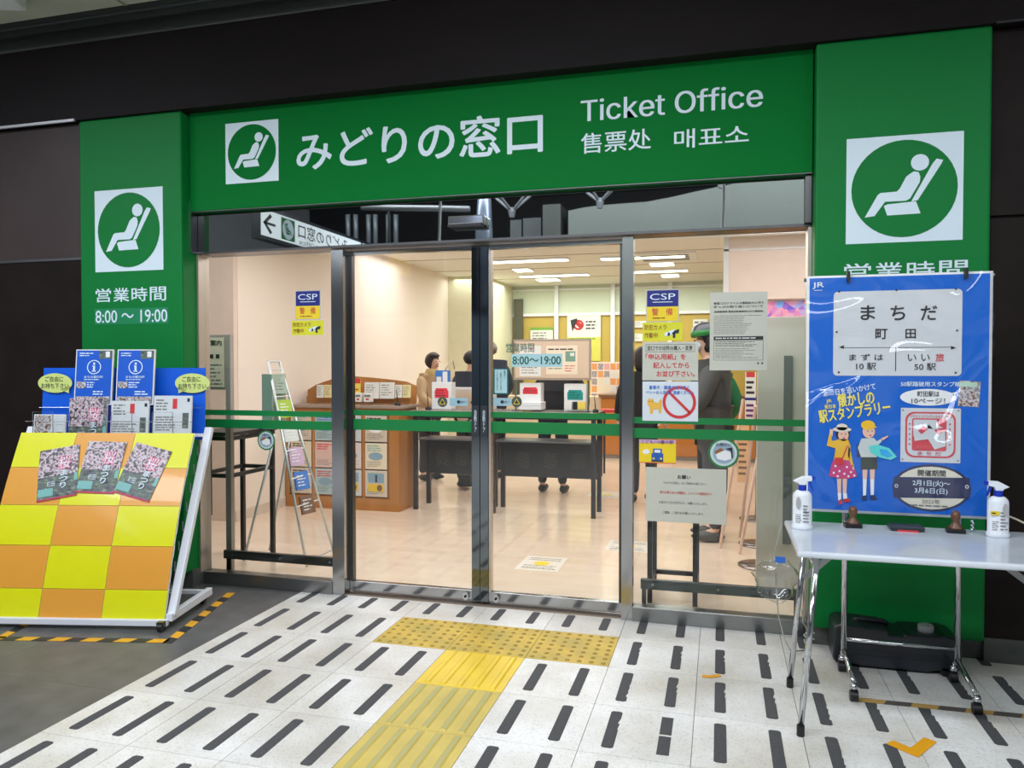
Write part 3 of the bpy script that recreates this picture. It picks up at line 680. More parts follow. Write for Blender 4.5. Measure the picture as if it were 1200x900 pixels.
tape('striped floor tape left of the leaflet rack, cut by the frame edge', (-1.86, -.86), (-2.0, -.35))
tape('worn striped floor tape under the wheels of the poster stand', (2.25, -.475), (3.3, -.455), .04, .1, True)
ck = M('tape_orange', (228, 160, 20), .5)
def vee(label, p0, p1, p2, w_):
    P = [Vector((*q, 0)) for q in (p0, p1, p2)]; d0 = (P[1]-P[0]).normalized(); d1 = (P[2]-P[1]).normalized()
    n0 = Vector((-d0.y, d0.x, 0)); n1 = Vector((-d1.y, d1.x, 0)); m = (n0+n1).normalized(); k = w_/2/max(.5, m.dot(n0)); h = w_/2
    pts = [P[0]+n0*h, P[1]+m*k, P[2]+n1*h, P[2]-n1*h, P[1]-m*k, P[0]-n0*h]
    mb = MB(); mb.prism([(q.x, q.y) for q in pts], .0018, .003, 'z')
    tag(mb.build('floor_marker', ck), label, 'floor marker')
vee('orange check shaped tape mark on the tiles in front of the table', (2.305, -.835), (2.375, -.895), (2.455, -.775), .045)
vee('small torn orange tape scrap on the tiles left of the table legs', (1.622, -.40), (1.655, -.398), (1.70, -.37), .025)
# ------------------------------------------------------------------ poster on wheeled stand
PX, PY, PZ = 2.062, -.262, .745
stand = thing('poster_stand', 'wheeled chrome poster stand behind the folding table', 'stand', (PX, PY+.02, 0))
for x in (.175, .63):
    MB().tube([(x, .02, .10), (x, .02, 1.2)], .0125, 10).build('post', chrome, stand, smooth=True)
    MB().tube([(x, .085, .06), (x, .05, .10), (x, .02, .12), (x, -.1, .10), (x+.005, -.25, .062)], .011, 10).build('foot', chrome, stand, smooth=True)
    for y in (-.25, .07):
        c = MB(); c.lathe([(.014, .05), (.016, .06), (.012, .075)], (x, y, 0), 10); cs = c.build('caster', chrome, stand, smooth=True)
        MB().prism([(y+.022*math.cos(k*PI/8), .024+.022*math.sin(k*PI/8)) for k in range(16)], x-.016, x+.016, 'x').build('wheel', black, cs)
MB().tube([(.175, .02, .165), (.63, .02, .165)], .009, 10).build('cross_bar', chrome, stand, smooth=True)
for z in (.01, 1.035): MB().tube([(-.01, 0, PZ+z), (.745, 0, PZ+z)], .008, 8).build('rail', steel_b, stand)
bn = thing('blue_poster', 'large glossy blue stamp rally poster clipped to the stand behind the table', 'poster', (PX, PY-.004, PZ))
pb = M('poster_blue', (0, 96, 196), .4, var=.03, coat=.0)
def pw(x, y, z): return (x, y, z)
mb = MB(); nx, nz = 20, 28
mb.grid(lambda a, b: pw(a*.735, .004, b*1.05), nx, nz); mb.build('backing', white, bn, smooth=True, solid=.002)
sh = Sheet(bn, 0, pw)
sh.rect(.012, .012, .723, 1.04, pb, 1, n=20, m=28)
def B(px, py):
    t = (px-944)/223; t = t*(1.035-.035*t)*1.0
    top = 321-7*t; bot = 599+7*t
    return t*.735, (bot-py)/(bot-top)*1.05
def bt(txt, x0, y0, x1, y1, mat, bold=.01, rot=0, L=5):
    a = B(x0, y1); b = B(x1, y0); sh.text(txt, a[0], a[1], b[0], b[1], mat, L, bold=bold, rot=rot)
def brc(x0, y0, x1, y1, mat, L=3, n=6, m=6): a = B(x0, y1); b = B(x1, y0); sh.rect(a[0], a[1], b[0], b[1], mat, L, n=n, m=m)
plate = M('plate_grey', (206, 210, 212), .3)
def rrect(x0, y0, x1, y1, r, mat, L):
    a = B(x0, y1); b = B(x1, y0); pts = []
    for cx, cz, s0 in ((b[0]-r, b[1]-r, 0), (a[0]+r, b[1]-r, 1), (a[0]+r, a[1]+r, 2), (b[0]-r, a[1]+r, 3)):
        for k in range(6): an = (s0+k/5)*PI/2; pts.append((cx+r*math.cos(an), cz+r*math.sin(an)))
    sh.poly(pts, mat, L)
rrect(977, 335, 1131, 438, .018, plate, 3)
for px, py in ((983.5, 339), (1052.5, 337), (1123, 335.5), (981, 386.5), (1125, 384), (984, 434), (1124, 433.5)): c = B(px, py); sh.ell(c[0], c[1], .0045, .0045, ink, 5, n=10)
for ch, a, b_ in (('ま', 1010, 1027), ('ち', 1046, 1063), ('だ', 1082, 1101)): bt(ch, a, 355, b_, 372, ink, .02)
bt('町', 1028, 382.5, 1042, 394.5, ink, .02); bt('田', 1064, 382.5, 1076, 393.5, ink, .02)
brc(986, 403.6, 1122, 404.8, ink, 5, 8, 1); brc(1052, 404, 1053, 432, ink, 5, 1, 1)
for sx, tip in ((1, 984), (-1, 1124)): a = B(tip, 404.2); b_ = B(tip+sx*6, 402); c = B(tip+sx*6, 406.4); sh.poly([a, b_, c], ink, 5)
bt('ま ず は', 996.6, 412, 1037.6, 420, ink); bt('10 駅', 1005, 422.5, 1029, 431, ink); bt('い い', 1067, 412, 1093, 420, ink); bt('旅', 1100, 411, 1110, 420.5, red, .015); bt('50 駅', 1075, 422.5, 1100.5, 431, ink)
bt('JR', 951, 328, 965, 336, letter_w, .02); brc(953, 337, 963, 338, letter_w, 5, 1, 1)
cy_ = M('poster_yellow', (240, 226, 90), .4)
bt('あの日を追いかけて', 965, 451, 1029, 458.5, letter_w, .015, .17)
bt('JR', 969, 466, 976, 471, cy_, .02, .1); bt('東日本', 967, 472, 981, 477, cy_, .02, .1)
bt('懐かしの', 983, 457, 1027, 473, cy_, .025, .12); bt('駅スタンプラリー', 960, 473, 1047, 488, cy_, .025, .17)
bt('50駅踏破用スタンプ帳', 1059, 444, 1130, 450, letter_w, .02)
def bell(px, py, rx, ry, mat, L=3): c = B(px, py); sh.ell(c[0], c[1], rx*.735/223, ry*1.05/285, mat, L)
def bpoly(pts, mat, L=4): sh.poly([B(*q) for q in pts], mat, L)
bell(1091.5, 462.6, 33, 9.8, white, 3); bpoly([(1120, 457), (1126, 456), (1122, 461)], white, 3)
bt('町田駅は', 1079, 455.5, 1105, 461.8, ink, .01); bt('10ページ！', 1072, 463.5, 1112, 469.8, ink, .01)
a = B(1128, 473); b_ = B(1153, 443); sh.rect(a[0], a[1], b_[0], b_[1], collage, 3, rot=-.06); sh.rect(a[0]+.004, b_[1]-.025, b_[0]-.01, b_[1]-.004, M('book_mint', (180, 210, 190), .4), 4, rot=-.06)
rrect(1059.5, 475.5, 1131, 539, .003, plate, 3)
for px, py in ((1062, 478), (1128, 478), (1062, 536), (1128, 537)): c = B(px, py); sh.ell(c[0], c[1], .003, .003, ink, 5, n=8)
stamp = M('stamp_red', (206, 74, 84), .5)
rrect(1065, 480, 1125, 533.5, .035, stamp, 4); rrect(1067.3, 482, 1122.7, 531.5, .032, plate, 5); rrect(1073, 487.5, 1114, 525.5, .008, stamp, 6); rrect(1074.5, 489, 1100, 509, .004, plate, 7)
bpoly([(1074, 500), (1092, 494), (1104, 506), (1112, 502), (1113, 520), (1100, 524), (1092, 512), (1076, 514)], plate, 8)
bpoly([(1094, 489), (1102, 489), (1104, 496), (1110, 498), (1100, 500), (1091, 499)], plate, 8)
bpoly([(1076, 517), (1086, 514), (1096, 517), (1096, 524), (1078, 524)], stamp, 9); bpoly([(1086, 496), (1092, 500), (1084, 506), (1080, 502)], stamp, 9)
bt('ペデストリアンデッキのあるまち', 1070, 483.6, 1120, 486.6, stamp, .01, 0, 7); bt('ま ち だ', 1080, 527, 1108, 530.6, stamp, .01, 0, 7)
for k in range(5):
    for px in (1070, 1118): c = B(px, 494+k*6); sh.ell(c[0], c[1], .004, .004, stamp, 7, n=5)
rim = M('oval_navy', (52, 54, 86), .35); crm = M('oval_cream', (220, 216, 196), .4)
bell(1097, 569.6, 46.4, 27.6, rim, 3); bell(1097, 569.6, 43.2, 25, crm, 4)
bpoly([(1052, 557), (1142, 557), (1142.8, 569), (1142, 581.5), (1052, 581.5), (1051.2, 569)], rim, 5)
bt('開催期間', 1080.5, 548.5, 1113.5, 555.4, ink, .015, 0, 6); bt('2月1日(火)～', 1074.5, 561, 1119, 567.8, letter_w, .015, 0, 6); bt('3月6日(日)', 1077, 570.2, 1116, 576.8, letter_w, .015, 0, 6)
bt('2022年', 1086, 583, 1107, 588, ink_soft, .01, 0, 6); a = B(1072, 592); b_ = B(1122, 589.5); sh.lines(a[0], a[1], b_[0], b_[1], 1, ink_soft, 6)
for px in (1055, 1139): bell(px, 567.5, 2.2, 2.2, plate, 6); bell(px, 567.5, 1.2, 1.2, rim, 7)
skin_p = M('print_skin', (232, 188, 164), .5); strw = M('print_straw', (226, 214, 196), .5); hairp = M('print_hair', (44, 36, 34), .5); ytop = M('print_mustard', (226, 176, 40), .5)
pskirt = M('print_pink', (198, 66, 118), .5); shirt = M('print_shirt', (196, 204, 200), .5); shorts = M('print_shorts', (52, 62, 52), .5); capy = M('print_cap', (240, 190, 40), .5)
# girl
bpoly([(983, 560), (988.5, 560), (988, 580), (984.5, 580)], skin_p); bpoly([(990, 560), (995.5, 560), (994.5, 579), (990.5, 579)], skin_p)
bpoly([(984, 577), (988.5, 577), (988.5, 586), (985, 586)], white, 5); bpoly([(990.5, 577), (995, 577), (996, 584), (991, 584)], white, 5)
bpoly([(985, 586), (989, 584), (990, 590), (986, 591.5)], red, 5); bpoly([(991, 584), (997, 583), (1000, 587), (992, 588)], red, 5)
bpoly([(979, 536), (998, 536), (1003, 545), (1008, 557), (997, 560), (985, 559.5), (973, 557), (975.5, 545)], pskirt, 5)
for q in ((981, 545), (988, 542), (995, 546), (979, 553), (986, 551), (992, 554), (1000, 552), (984, 557), (997, 557), (1004, 556)): bell(*q, 1.3, 1.3, white, 6)
bpoly([(979, 515), (985, 513), (996, 513), (999, 520), (998, 538), (979, 537), (981, 524), (970, 521), (973, 507), (976, 507), (976, 515)], ytop, 6)
bpoly([(973, 509), (974, 501), (978, 502), (977, 510)], skin_p, 5); bpoly([(997, 520), (1000, 530), (1003, 545), (1001, 546), (996, 532)], ytop, 6); bpoly([(1001, 544), (1003.5, 543), (1004, 549), (1002, 549)], skin_p, 6)
bpoly([(980, 535), (989, 535), (991, 543), (982, 544)], red, 8); bpoly([(988, 537), (995, 520), (996, 521), (989.5, 538)], red, 7)
bell(989.5, 507.5, 8.6, 8.5, hairp, 5); bell(990.3, 508, 6.5, 7.3, skin_p, 6); bell(988.5, 501.5, 11.6, 2.9, strw, 7); bell(988.5, 498.7, 7, 4.2, strw, 7); bell(988, 507, .7, .7, hairp, 8); bell(993, 507, .7, .7, hairp, 8); bell(991, 511.5, 1.7, .8, red, 8)
# boy
bpoly([(1014, 548), (1020, 548), (1018.5, 578), (1015, 578)], skin_p); bpoly([(1023, 548), (1029, 548), (1027.5, 577), (1024, 577)], skin_p)
bpoly([(1014.6, 560), (1019.3, 560), (1018.5, 580), (1015, 580)], white, 5); bpoly([(1023.6, 560), (1028.2, 560), (1028, 579), (1024.3, 579)], white, 5)
bpoly([(1014, 580), (1019, 579), (1019.5, 585), (1013.5, 585)], rim, 5); bpoly([(1024, 579), (1028, 578.5), (1033, 584), (1024, 585)], rim, 5)
bpoly([(1012, 533), (1031, 533), (1032, 548), (1012, 549)], shorts, 5); bpoly([(1007, 520), (1011, 516), (1012, 534), (1007, 534)], rim, 5)
bpoly([(1012, 512), (1027, 511), (1031, 515), (1036, 512), (1037, 515), (1031, 521), (1031, 534), (1012, 534), (1008, 523)], shirt, 6)
bpoly([(1036, 511.5), (1044, 508), (1044.5, 509.5), (1038, 514)], skin_p, 7)
bell(1021, 503.5, 7.6, 7.8, skin_p, 6); bell(1020, 496, 8.6, 5.6, capy, 7); bpoly([(1020, 496.5), (1030.5, 497.5), (1030, 499), (1019, 499)], capy, 8); bell(1020, 503, .7, .7, hairp, 8); bell(1025, 503, .7, .7, hairp, 8); bell(1023, 508, 1.6, .7, red, 8)
holo_glare = M('holo_glare_green', (96, 214, 206), .3); bpoly([(1021, 521), (1032, 519), (1046, 523), (1055, 533), (1048, 537), (1034, 534), (1024, 529)], holo_glare, 7); bpoly([(1034, 524), (1043, 525), (1050, 532), (1044, 534), (1036, 531)], M('holo_glare_blue', (60, 170, 226), .3), 8)  # holographic glare put into the poster as flat colour
sh.flush()
film = bpy.data.materials.new('clear_film'); film.use_nodes = True; nt = film.node_tree; nt.nodes.clear()
o_ = nt.nodes.new('ShaderNodeOutputMaterial'); mx = nt.nodes.new('ShaderNodeMixShader'); mx.inputs[0].default_value = .05
tr = nt.nodes.new('ShaderNodeBsdfTransparent'); gl = nt.nodes.new('ShaderNodeBsdfGlossy'); gl.inputs['Roughness'].default_value = .06
tc = nt.nodes.new('ShaderNodeTexCoord'); nz_ = nt.nodes.new('ShaderNodeTexNoise'); nz_.inputs['Scale'].default_value = 2.6; nz_.inputs['Distortion'].default_value = 1.2; nz_.inputs['Detail'].default_value = 1
bp = nt.nodes.new('ShaderNodeBump'); bp.inputs['Distance'].default_value = .09; bp.inputs['Strength'].default_value = 1
nt.links.new(tc.outputs['Object'], nz_.inputs['Vector']); nt.links.new(nz_.outputs['Fac'], bp.inputs['Height']); nt.links.new(bp.outputs[0], gl.inputs['Normal'])
nt.links.new(tr.outputs[0], mx.inputs[1]); nt.links.new(gl.outputs[0], mx.inputs[2]); nt.links.new(mx.outputs[0], o_.inputs[0])
mb = MB(); mb.grid(lambda a, b: (a*.735, -.0145-.004*math.sin(a*7+b*9)+pw(a*.735, 0, b*1.05)[1], b*1.05), 20, 28); mb.build('clear_film', film, bn, smooth=True)
for x in (.17, .63): MB().box(x-.006, x+.006, -.022, .01, 1.02, 1.065).build('clip', black, bn)
# ------------------------------------------------------------------ folding table
tb_ = thing('folding_table', 'white folding table with chrome tube legs in front of the blue poster', 'table', (1.975, -.87, 0))
top_m = ramp_mat('table_top_white', [(.3, (196, 204, 212)), (.7, (214, 220, 226))], 4, rough=.22, coat=.3)
MB().box(0, 1.22, 0, .60, .675, .70).build('table_top', top_m, tb_, bev=.008)
for s_, xf, xt in ((1, .02, .075), (-1, 1.2, 1.145)):
    xf = {1: .018, -1: 1.0}[s_]; xt = {1: .075, -1: .93}[s_]
    for yf, yt in ((.005, .05), (.455, .44)):
        l = MB().tube([(xt, yt, .672), (xf, yf, .03)], .0115, 10).build('leg', chrome, tb_, smooth=True)
        MB().tube([(xf, yf, .04), (xf-.0005*s_, yf, .0)], .0145, 10).build('rubber_foot', black, l)
    MB().tube([(xt, .05, .62), (xt, .44, .62)], .009, 8).build('cross_tube', chrome, tb_, smooth=True)
    e = xt+.17 if s_ > 0 else 1.12
    if s_ > 0: MB().bar((.055, .30, .52), (.21, .30, .672), .006, .024).build('brace', steel_b, tb_)
    else: MB().bar((.72, .30, .672), (1.02, .30, .44), .006, .024).build('brace', steel_b, tb_)
def bottle(label, x, y, sgn, rot=0, tagc=None):
    t = thing('spray_bottle', label, 'bottle', (x, y, .70), rot, 'spray bottles on the table')
    bw = M('bottle_white', (226, 230, 234), .35, var=.02); bb = M('trigger_blue', (20, 50, 170), .35)
    mb = MB(); mb.lathe([(.040, 0), (.043, .006), (.043, .016), (.039, .02), (.039, .14), (.036, .152), (.026, .163), (.014, .168)], (0, 0, 0), 20, sx=1, sy=.7); mb.build('body', bw, t, smooth=True)
    MB().prism([(sgn*-.018+.006*math.cos(k*PI/8)*1.6, .115+.026*math.sin(k*PI/8)) for k in range(16)], -.0305, -.026, 'y').build('grip_recess', M('recess_grey', (170, 168, 166), .6), t)
    MB().lathe([(.0165, .166), (.0165, .19)], (0, 0, 0), 16).build('collar', bb, t)
    mb = MB(); mb.prism([(sgn*a, b) for a, b in ((-.038, .205), (-.03, .21), (0, .226), (.03, .228), (.038, .226), (.038, .208), (.016, .203), (.012, .188), (-.012, .188), (-.018, .196))], -.013, .013, 'y'); mb.build('spray_head', bw, t, bev=.003)
    MB().box(min(sgn*.038, sgn*.05), max(sgn*.038, sgn*.05), -.008, .008, .211, .226).build('nozzle', bb, t)
    MB().prism([(sgn*a, b) for a, b in ((.022, .205), (.032, .206), (.044, .165), (.04, .163))], -.005, .005, 'y').build('trigger', bb, t)
    sh = Sheet(t, -.0285); L0 = ink_soft
    sh.lines(.0, .03, .03, .11, 6, L0, 1, .35)
    sh.lines(-.03, .03, -.005, .07, 5, L0, 1, .35)
    if tagc: sh.rect(-.036, .093, -.004, .109, yellow, 2); sh.lines(-.032, .096, -.008, .106, 1, ink, 3)
    else: sh.text('for', .004, .072, .026, .086, ink, 2)
    sh.flush()
bottle('white spray bottle with blue trigger at the left edge of the table', 2.033, -.45, 1)
bottle('white spray bottle with yellow tag right of the poster', 2.785, -.40, -1, 0, 1)
def hstamp(label, x, y, r):
    t = thing('rubber_stamp', label, 'stamp', (x, y, .70), r, 'wooden stamps on the table')
    MB().box(-.034, .034, -.022, .022, 0, .018).build('stamp_plate', black, t, bev=.002)
    MB().lathe([(.028, .018), (.027, .024), (.014, .038), (.011, .05), (.017, .062), (.0185, .074), (.014, .088), (.004, .093)], (0, 0, 0), 16).build('handle', M('stamp_wood', (104, 68, 46), .35), t, smooth=True)
hstamp('dark wooden handled stamp on the table near the left spray bottle', 2.247, -.36, .1)
hstamp('dark wooden handled stamp on the table near the right spray bottle', 2.642, -.36, -.05)
t = thing('ink_pad', 'flat black ink pad with red edge on the table', 'ink pad', (2.455, -.36, .70))
MB().box(-.065, .065, -.035, .045, .003, .02).build('case', M('pad_case', (40, 46, 54), .4), t, bev=.003); MB().box(-.04, .04, -.038, -.03, 0, .007).build('red_edge', red, t)
tag(MB().tube([(2.83, -.33, .78), (2.87, -.34, .765), (2.93, -.36, .735), (3.0, -.40, .71)], .004, 8).build('power_cable', M('cable_cream', (206, 196, 170), .5), smooth=True), 'cream cable running off the right end of the table', 'cable')
c = MB()
for k in range(5): c.ball((2.715+.004*(k % 2), -.318, .708+k*.009), .007, .006, .006, 8, 5)
tag(c.build('bead_chain', chrome, smooth=True), 'small chrome clip chain beside the right stamp', 'chain', kind='stuff')
# plastic bag tied to the leg, tape strap
bagm = glass_mat('clear_plastic', (250, 251, 252), .10, 1.0)
def bagf(x, y, z):
    r = 1+.16*math.sin(7*x+5*z)+.1*math.sin(11*y+9*z); return (x*r, y*r, z*(1+.08*math.sin(6*x)))
b = thing('plastic_bag', 'clear plastic bag hanging behind the left table legs', 'bag', (1.955, -.03, .36))
MB().ball((0, 0, 0), .10, .06, .11, 18, 12, fn=bagf).build('bag_body', bagm, b, smooth=True)
MB().box(-.005, .04, -.065, -.06, .10, .13).build('blue_label', M('label_blue', (50, 110, 200), .4), b)
tag(MB().tube([(2.02, -.60, .40), (2.03, -.55, .33), (2.05, -.5, .29), (2.07, -.48, .27)]+[(2.06+.02*math.cos(k), -.49+.02*math.sin(k), .27-.004*k) for k in range(12)], .003, 6).build('string', M('string_grey', (160, 160, 150), .6)), 'thin knotted string tied to the left table legs', 'string')
tag(MB().tube([(2.0, .17, .60), (1.965, .16, .45), (1.97, .14, .30), (1.98, .10, .15), (2.0, .0, .07), (2.03, -.04, .02), (2.1, .05, .004)], .003, 6).build('thin_cable', M('cable_grey', (170, 168, 158), .5), smooth=True), 'thin pale cable hanging beside the right end of the glass front', 'cable')
tag(MB().tube([(3.03, -.35, .56), (3.02, -.36, .50), (3.03, -.35, .44)], .012, 6).build('cable_knot', M('cable_cream', (206, 196, 170), .5)), 'cream cable knot at the right table brace', 'cable')
# ------------------------------------------------------------------ water container under the table
t = thing('water_container', 'black plastic water container with white cap lying under the table', 'container', (2.205, -.118, 0))
cb = M('container_black', (34, 38, 44), .32, var=.1)
mb = MB(); prof = [(0, .035), (.02, .012), (.06, .022), (.12, .012), (.40, .012), (.44, .024), (.50, .012), (.535, .035), (.54, .14), (.525, .17), (.47, .185), (.44, .178), (.31, .178), (.30, .165), (.24, .165), (.235, .188), (.04, .2), (.008, .185)]
mb.prism(prof, 0, .2, 'y'); mb.build('body', cb, t, bev=.012)
MB().tube([(.10, .1, .19), (.12, .1, .20), (.23, .1, .20), (.25, .1, .185)], .012, 8).build('handle', cb, t, smooth=True)
MB().lathe([(.033, .178), (.034, .19), (.033, .206), (.028, .209)], (.405, .07, 0), 20).build('cap', M('cap_grey', (176, 178, 178), .45), t, smooth=False)
for x in (.05, .47): MB().prism([(x+.02*math.cos(k*PI/8), .02+.02*math.sin(k*PI/8)) for k in range(16)], .0, .02, 'y').build('wheel', black, t)
MB().box(.03, .24, -.004, .002, .11, .116).build('rib', cb, t); MB().box(.03, .5, -.004, .002, .06, .066).build('rib', cb, t)
# ------------------------------------------------------------------ notices stuck to the glass
GY = .2885
def notice(name, label, x0, z0, x1, z1, y, fill, mat=paper, cat='notice', group=None):
    t = thing(name, label, cat, (x0, y, z0), 0, group); w_, h_ = x1-x0, z1-z0
    MB().box(0, w_, 0, .0012, 0, h_).build('sheet', mat, t); sh = Sheet(t, -.0002); fill(sh, w_, h_); sh.flush()
plate_w = M('plate_rim', (190, 190, 180), .4)
def f_csp(sh, w, h):
    sh.rect(w*.03, h*.47, w*.97, h*.97, navy, 1); sh.rect(w*.03, h*.03, w*.97, h*.47, yellow, 1)
    sh.text('CSP', w*.12, h*.68, w*.88, h*.87, letter_w, 2); sh.rect(w*.2, h*.6, w*.8, h*.62, letter_w, 2)
    sh.text('警', w*.18, h*.2, w*.38, h*.42, red, 2, .004); sh.text('備', w*.6, h*.2, w*.8, h*.42, red, 2, .004); sh.lines(w*.2, h*.08, w*.8, h*.16, 1, M('brown_ink', (140, 90, 30), .5), 2)
def f_cam(sh, w, h):
    dr = M('dark_red', (140, 40, 30), .5)
    sh.text('防犯カメラ', w*.05, h*.58, w*.6, h*.88, dr, 1, .006); sh.text('作動中', w*.05, h*.15, w*.38, h*.45, dr, 1, .006)
    sh.ell(w*.62, h*.35, w*.07, h*.12, letter_w, 1); sh.poly([(w*.62, h*.25), (w*.8, h*.35), (w*.82, h*.62), (w*.66, h*.52)], letter_w, 1); sh.poly([(w*.72, h*.35), (w*.9, h*.4), (w*.92, h*.62), (w*.8, h*.55)], ink, 2); sh.rect(w*.76, h*.15, w*.82, h*.4, ink, 2)
camy = M('sticker_yellow', (214, 212, 40), .45)
notice('security_sign', 'blue and yellow security sign on the left fixed glass', -.841, 1.681, -.666, 1.862, GY, f_csp, plate_w, 'sign')
notice('camera_sticker', 'yellow security camera sticker on the left fixed glass', -.866, 1.587, -.649, 1.676, GY, f_cam, camy, 'sticker')
notice('security_sign', 'blue and yellow security sign on the right fixed glass', 1.302, 1.634, 1.479, 1.81, GY, f_csp, plate_w, 'sign')
notice('camera_sticker', 'yellow security camera sticker on the right fixed glass', 1.284, 1.533, 1.497, 1.632, GY, f_cam, camy, 'sticker')
def f_q(sh, w, h):
    sh.frame(w*.06, h*.74, w*.94, h*.94, .0015, ink, 1); sh.text('窓口での切符の購入・変更', w*.09, h*.78, w*.9, h*.90, ink, 1, .012)
    sh.text('「申込用紙」を', w*.06, h*.54, w*.78, h*.69, red, 1, .025); sh.text('記入してから', w*.2, h*.32, w*.84, h*.47, red, 1, .025); sh.text('お並び下さい。', w*.26, h*.1, w*.94, h*.25, red, 1, .025)
notice('queue_notice', 'notice with red lettering about filling in the form before queueing', 1.284, 1.318, 1.579, 1.526, GY-.001, f_q, paper_grey)
def f_pet(sh, w, h):
    bl = M('print_blue', (60, 120, 200), .5)
    sh.ring(w*.665, h*.48, w*.3, w*.3, w*.055, red, 1)
    a = PI*.75; cx, cz = w*.665, h*.48; dx, dz = math.cos(a)*w*.26, math.sin(a)*w*.26; nx_, nz2 = -math.sin(a)*w*.025, math.cos(a)*w*.025
    sh.poly([(cx-dx-nx_, cz-dz-nz2), (cx-dx+nx_, cz-dz+nz2), (cx+dx+nx_, cz+dz+nz2), (cx+dx-nx_, cz+dz-nz2)], red, 1)
    sh.text('盲導犬・聴導犬をのぞく', w*.12, h*.80, w*.84, h*.90, bl, 2, .02); sh.text('ペットの入店はご遠慮ください', w*.06, h*.68, w*.92, h*.77, bl, 2, .02)
    dg = M('dog_tan', (230, 180, 70), .5)
    sh.poly([(w*.09, h*.52), (w*.12, h*.58), (w*.16, h*.54), (w*.19, h*.58), (w*.21, h*.48), (w*.3, h*.46), (w*.31, h*.54), (w*.35, h*.55), (w*.35, h*.36), (w*.34, h*.2), (w*.3, h*.2), (w*.29, h*.3), (w*.2, h*.3), (w*.19, h*.18), (w*.14, h*.18), (w*.13, h*.35), (w*.09, h*.42)], dg, 2)
    sh.ell(w*.13, h*.49, .003, .003, ink, 3, n=8); sh.ell(w*.18, h*.49, .003, .003, ink, 3, n=8)
notice('pet_notice', 'white notice with a tan dog and a red prohibition ring', 1.285, 1.098, 1.580, 1.312, GY-.001, f_pet, M('pale_blue_paper', (212, 220, 226), .5))
def f_kid(sh, w, h):
    sh.rect(0, h*.86, w, h, M('lilac', (200, 170, 200), .5), 1); sh.text('こども110番の駅', w*.06, h*.83, w*.94, h*.98, M('plum', (110, 40, 110), .5), 2, .02); sh.ell(w*.19, h*.48, w*.1, h*.1, white, 1); sh.rect(0, 0, w, h*.03, red, 1)
    tbm = M('train_blue', (40, 90, 170), .4); sh.rect(w*.34, h*.08, w*.66, h*.42, tbm, 1); sh.rect(w*.38, h*.42, w*.62, h*.62, tbm, 1); sh.rect(w*.42, h*.45, w*.58, h*.57, white, 2); sh.rect(w*.34, h*.06, w*.66, h*.12, ink, 2); sh.ell(w*.4, h*.2, w*.03, h*.04, yellow, 2); sh.ell(w*.6, h*.2, w*.03, h*.04, yellow, 2)
notice('yellow_sticker', 'yellow sticker with a plain blue train front on the right fixed glass', 1.268, .868, 1.465, .996, GY-.001, f_kid, yellow, 'sticker')
def f_pl(sh, w, h):
    sh.text('お願い', w*.40, h*.80, w*.56, h*.87, ink, 1, .03); sh.text('「みどりの窓口」はご利用のお客さまへ', w*.22, h*.70, w*.75, h*.745, ink, 1)
    sh.text('前のお客さまとの間隔を、１メートル程度あけて', w*.18, h*.52, w*.82, h*.57, red, 1, .01); sh.text('お並びいただきますよう、お願いいたします。', w*.17, h*.335, w*.77, h*.385, ink, 1); sh.text('ご理解、ご協力をお願いいたします。', w*.21, h*.15, w*.73, h*.20, ink, 1)
notice('request_notice', 'large pale request notice low on the right fixed glass', 1.305, .551, 1.728, .846, GY-.001, f_pl, paper_grey)
def f_cov(sh, w, h):
    sh.text('新型コロナウイルス感染拡大に伴う', w*.07, h*.845, w*.93, h*.875, ink, 1, .02); sh.text('きっぷの取り扱いについて', w*.07, h*.80, w*.92, h*.83, ink, 1, .02); sh.text('(定期乗車券 緊急回数乗車券以外の乗車券)', w*.07, h*.735, w*.93, h*.765, ink, 1, .02)
    sh.lines(w*.07, h*.46, w*.9, h*.71, 12, ink_soft, 1, .3); sh.rect(w*.07, h*.39, w*.93, h*.435, ink, 1); sh.lines(w*.1, h*.395, w*.9, h*.43, 1, paper, 2, .35)
    sh.frame(w*.07, h*.13, w*.93, h*.385, .0015, ink, 1); sh.lines(w*.1, h*.30, w*.9, h*.375, 4, ink, 1, .3); sh.lines(w*.1, h*.15, w*.85, h*.29, 6, ink_soft, 1, .3); sh.rect(w*.83, h*.08, w*.86, h*.1, ink, 1); sh.rect(w*.9, h*.08, w*.93, h*.1, ink, 1)
notice('printed_notice', 'densely printed grey notice high on the right fixed glass', 1.638, 1.373, 1.929, 1.785, GY-.001, f_cov, paper_grey)
def round_sticker(label, x, z, r):
    t = thing('round_sticker', label, 'sticker', (x, GY-.001, z), 0, 'round hand stickers')
    MB().prism([(r*math.cos(k*PI/16), r*math.sin(k*PI/16)) for k in range(32)], 0, .001, 'y').build('sheet', M('sticker_green', (40, 120, 70), .4), t)
    sh = Sheet(t, -.0002); sh.ell(0, 0, r*.86, r*.86, M('sticker_ice', (196, 214, 210), .4), 1); sh.ell(0, 0, r*.7, r*.7, M('sticker_sky', (150, 170, 190), .4), 2)
    sh.poly([(-r*.5, -r*.1), (-r*.2, r*.15), (r*.1, r*.2), (r*.5, r*.05), (r*.5, -r*.35), (r*.1, -r*.5), (-r*.4, -r*.4)], white, 3); sh.poly([(-r*.6, r*.1), (-r*.2, r*.35), (r*.05, r*.2), (-r*.15, r*.1), (-r*.5, -r*.08)], M('hand_brown', (150, 100, 60), .5), 4)
    sh.poly([(r*.1, r*.3), (r*.55, r*.4), (r*.6, -r*.35), (r*.5, -r*.3), (r*.45, r*.15)], ink, 3); sh.text('お静かに', -r*.5, r*.45, r*.5, r*.68, ink, 4); sh.flush()
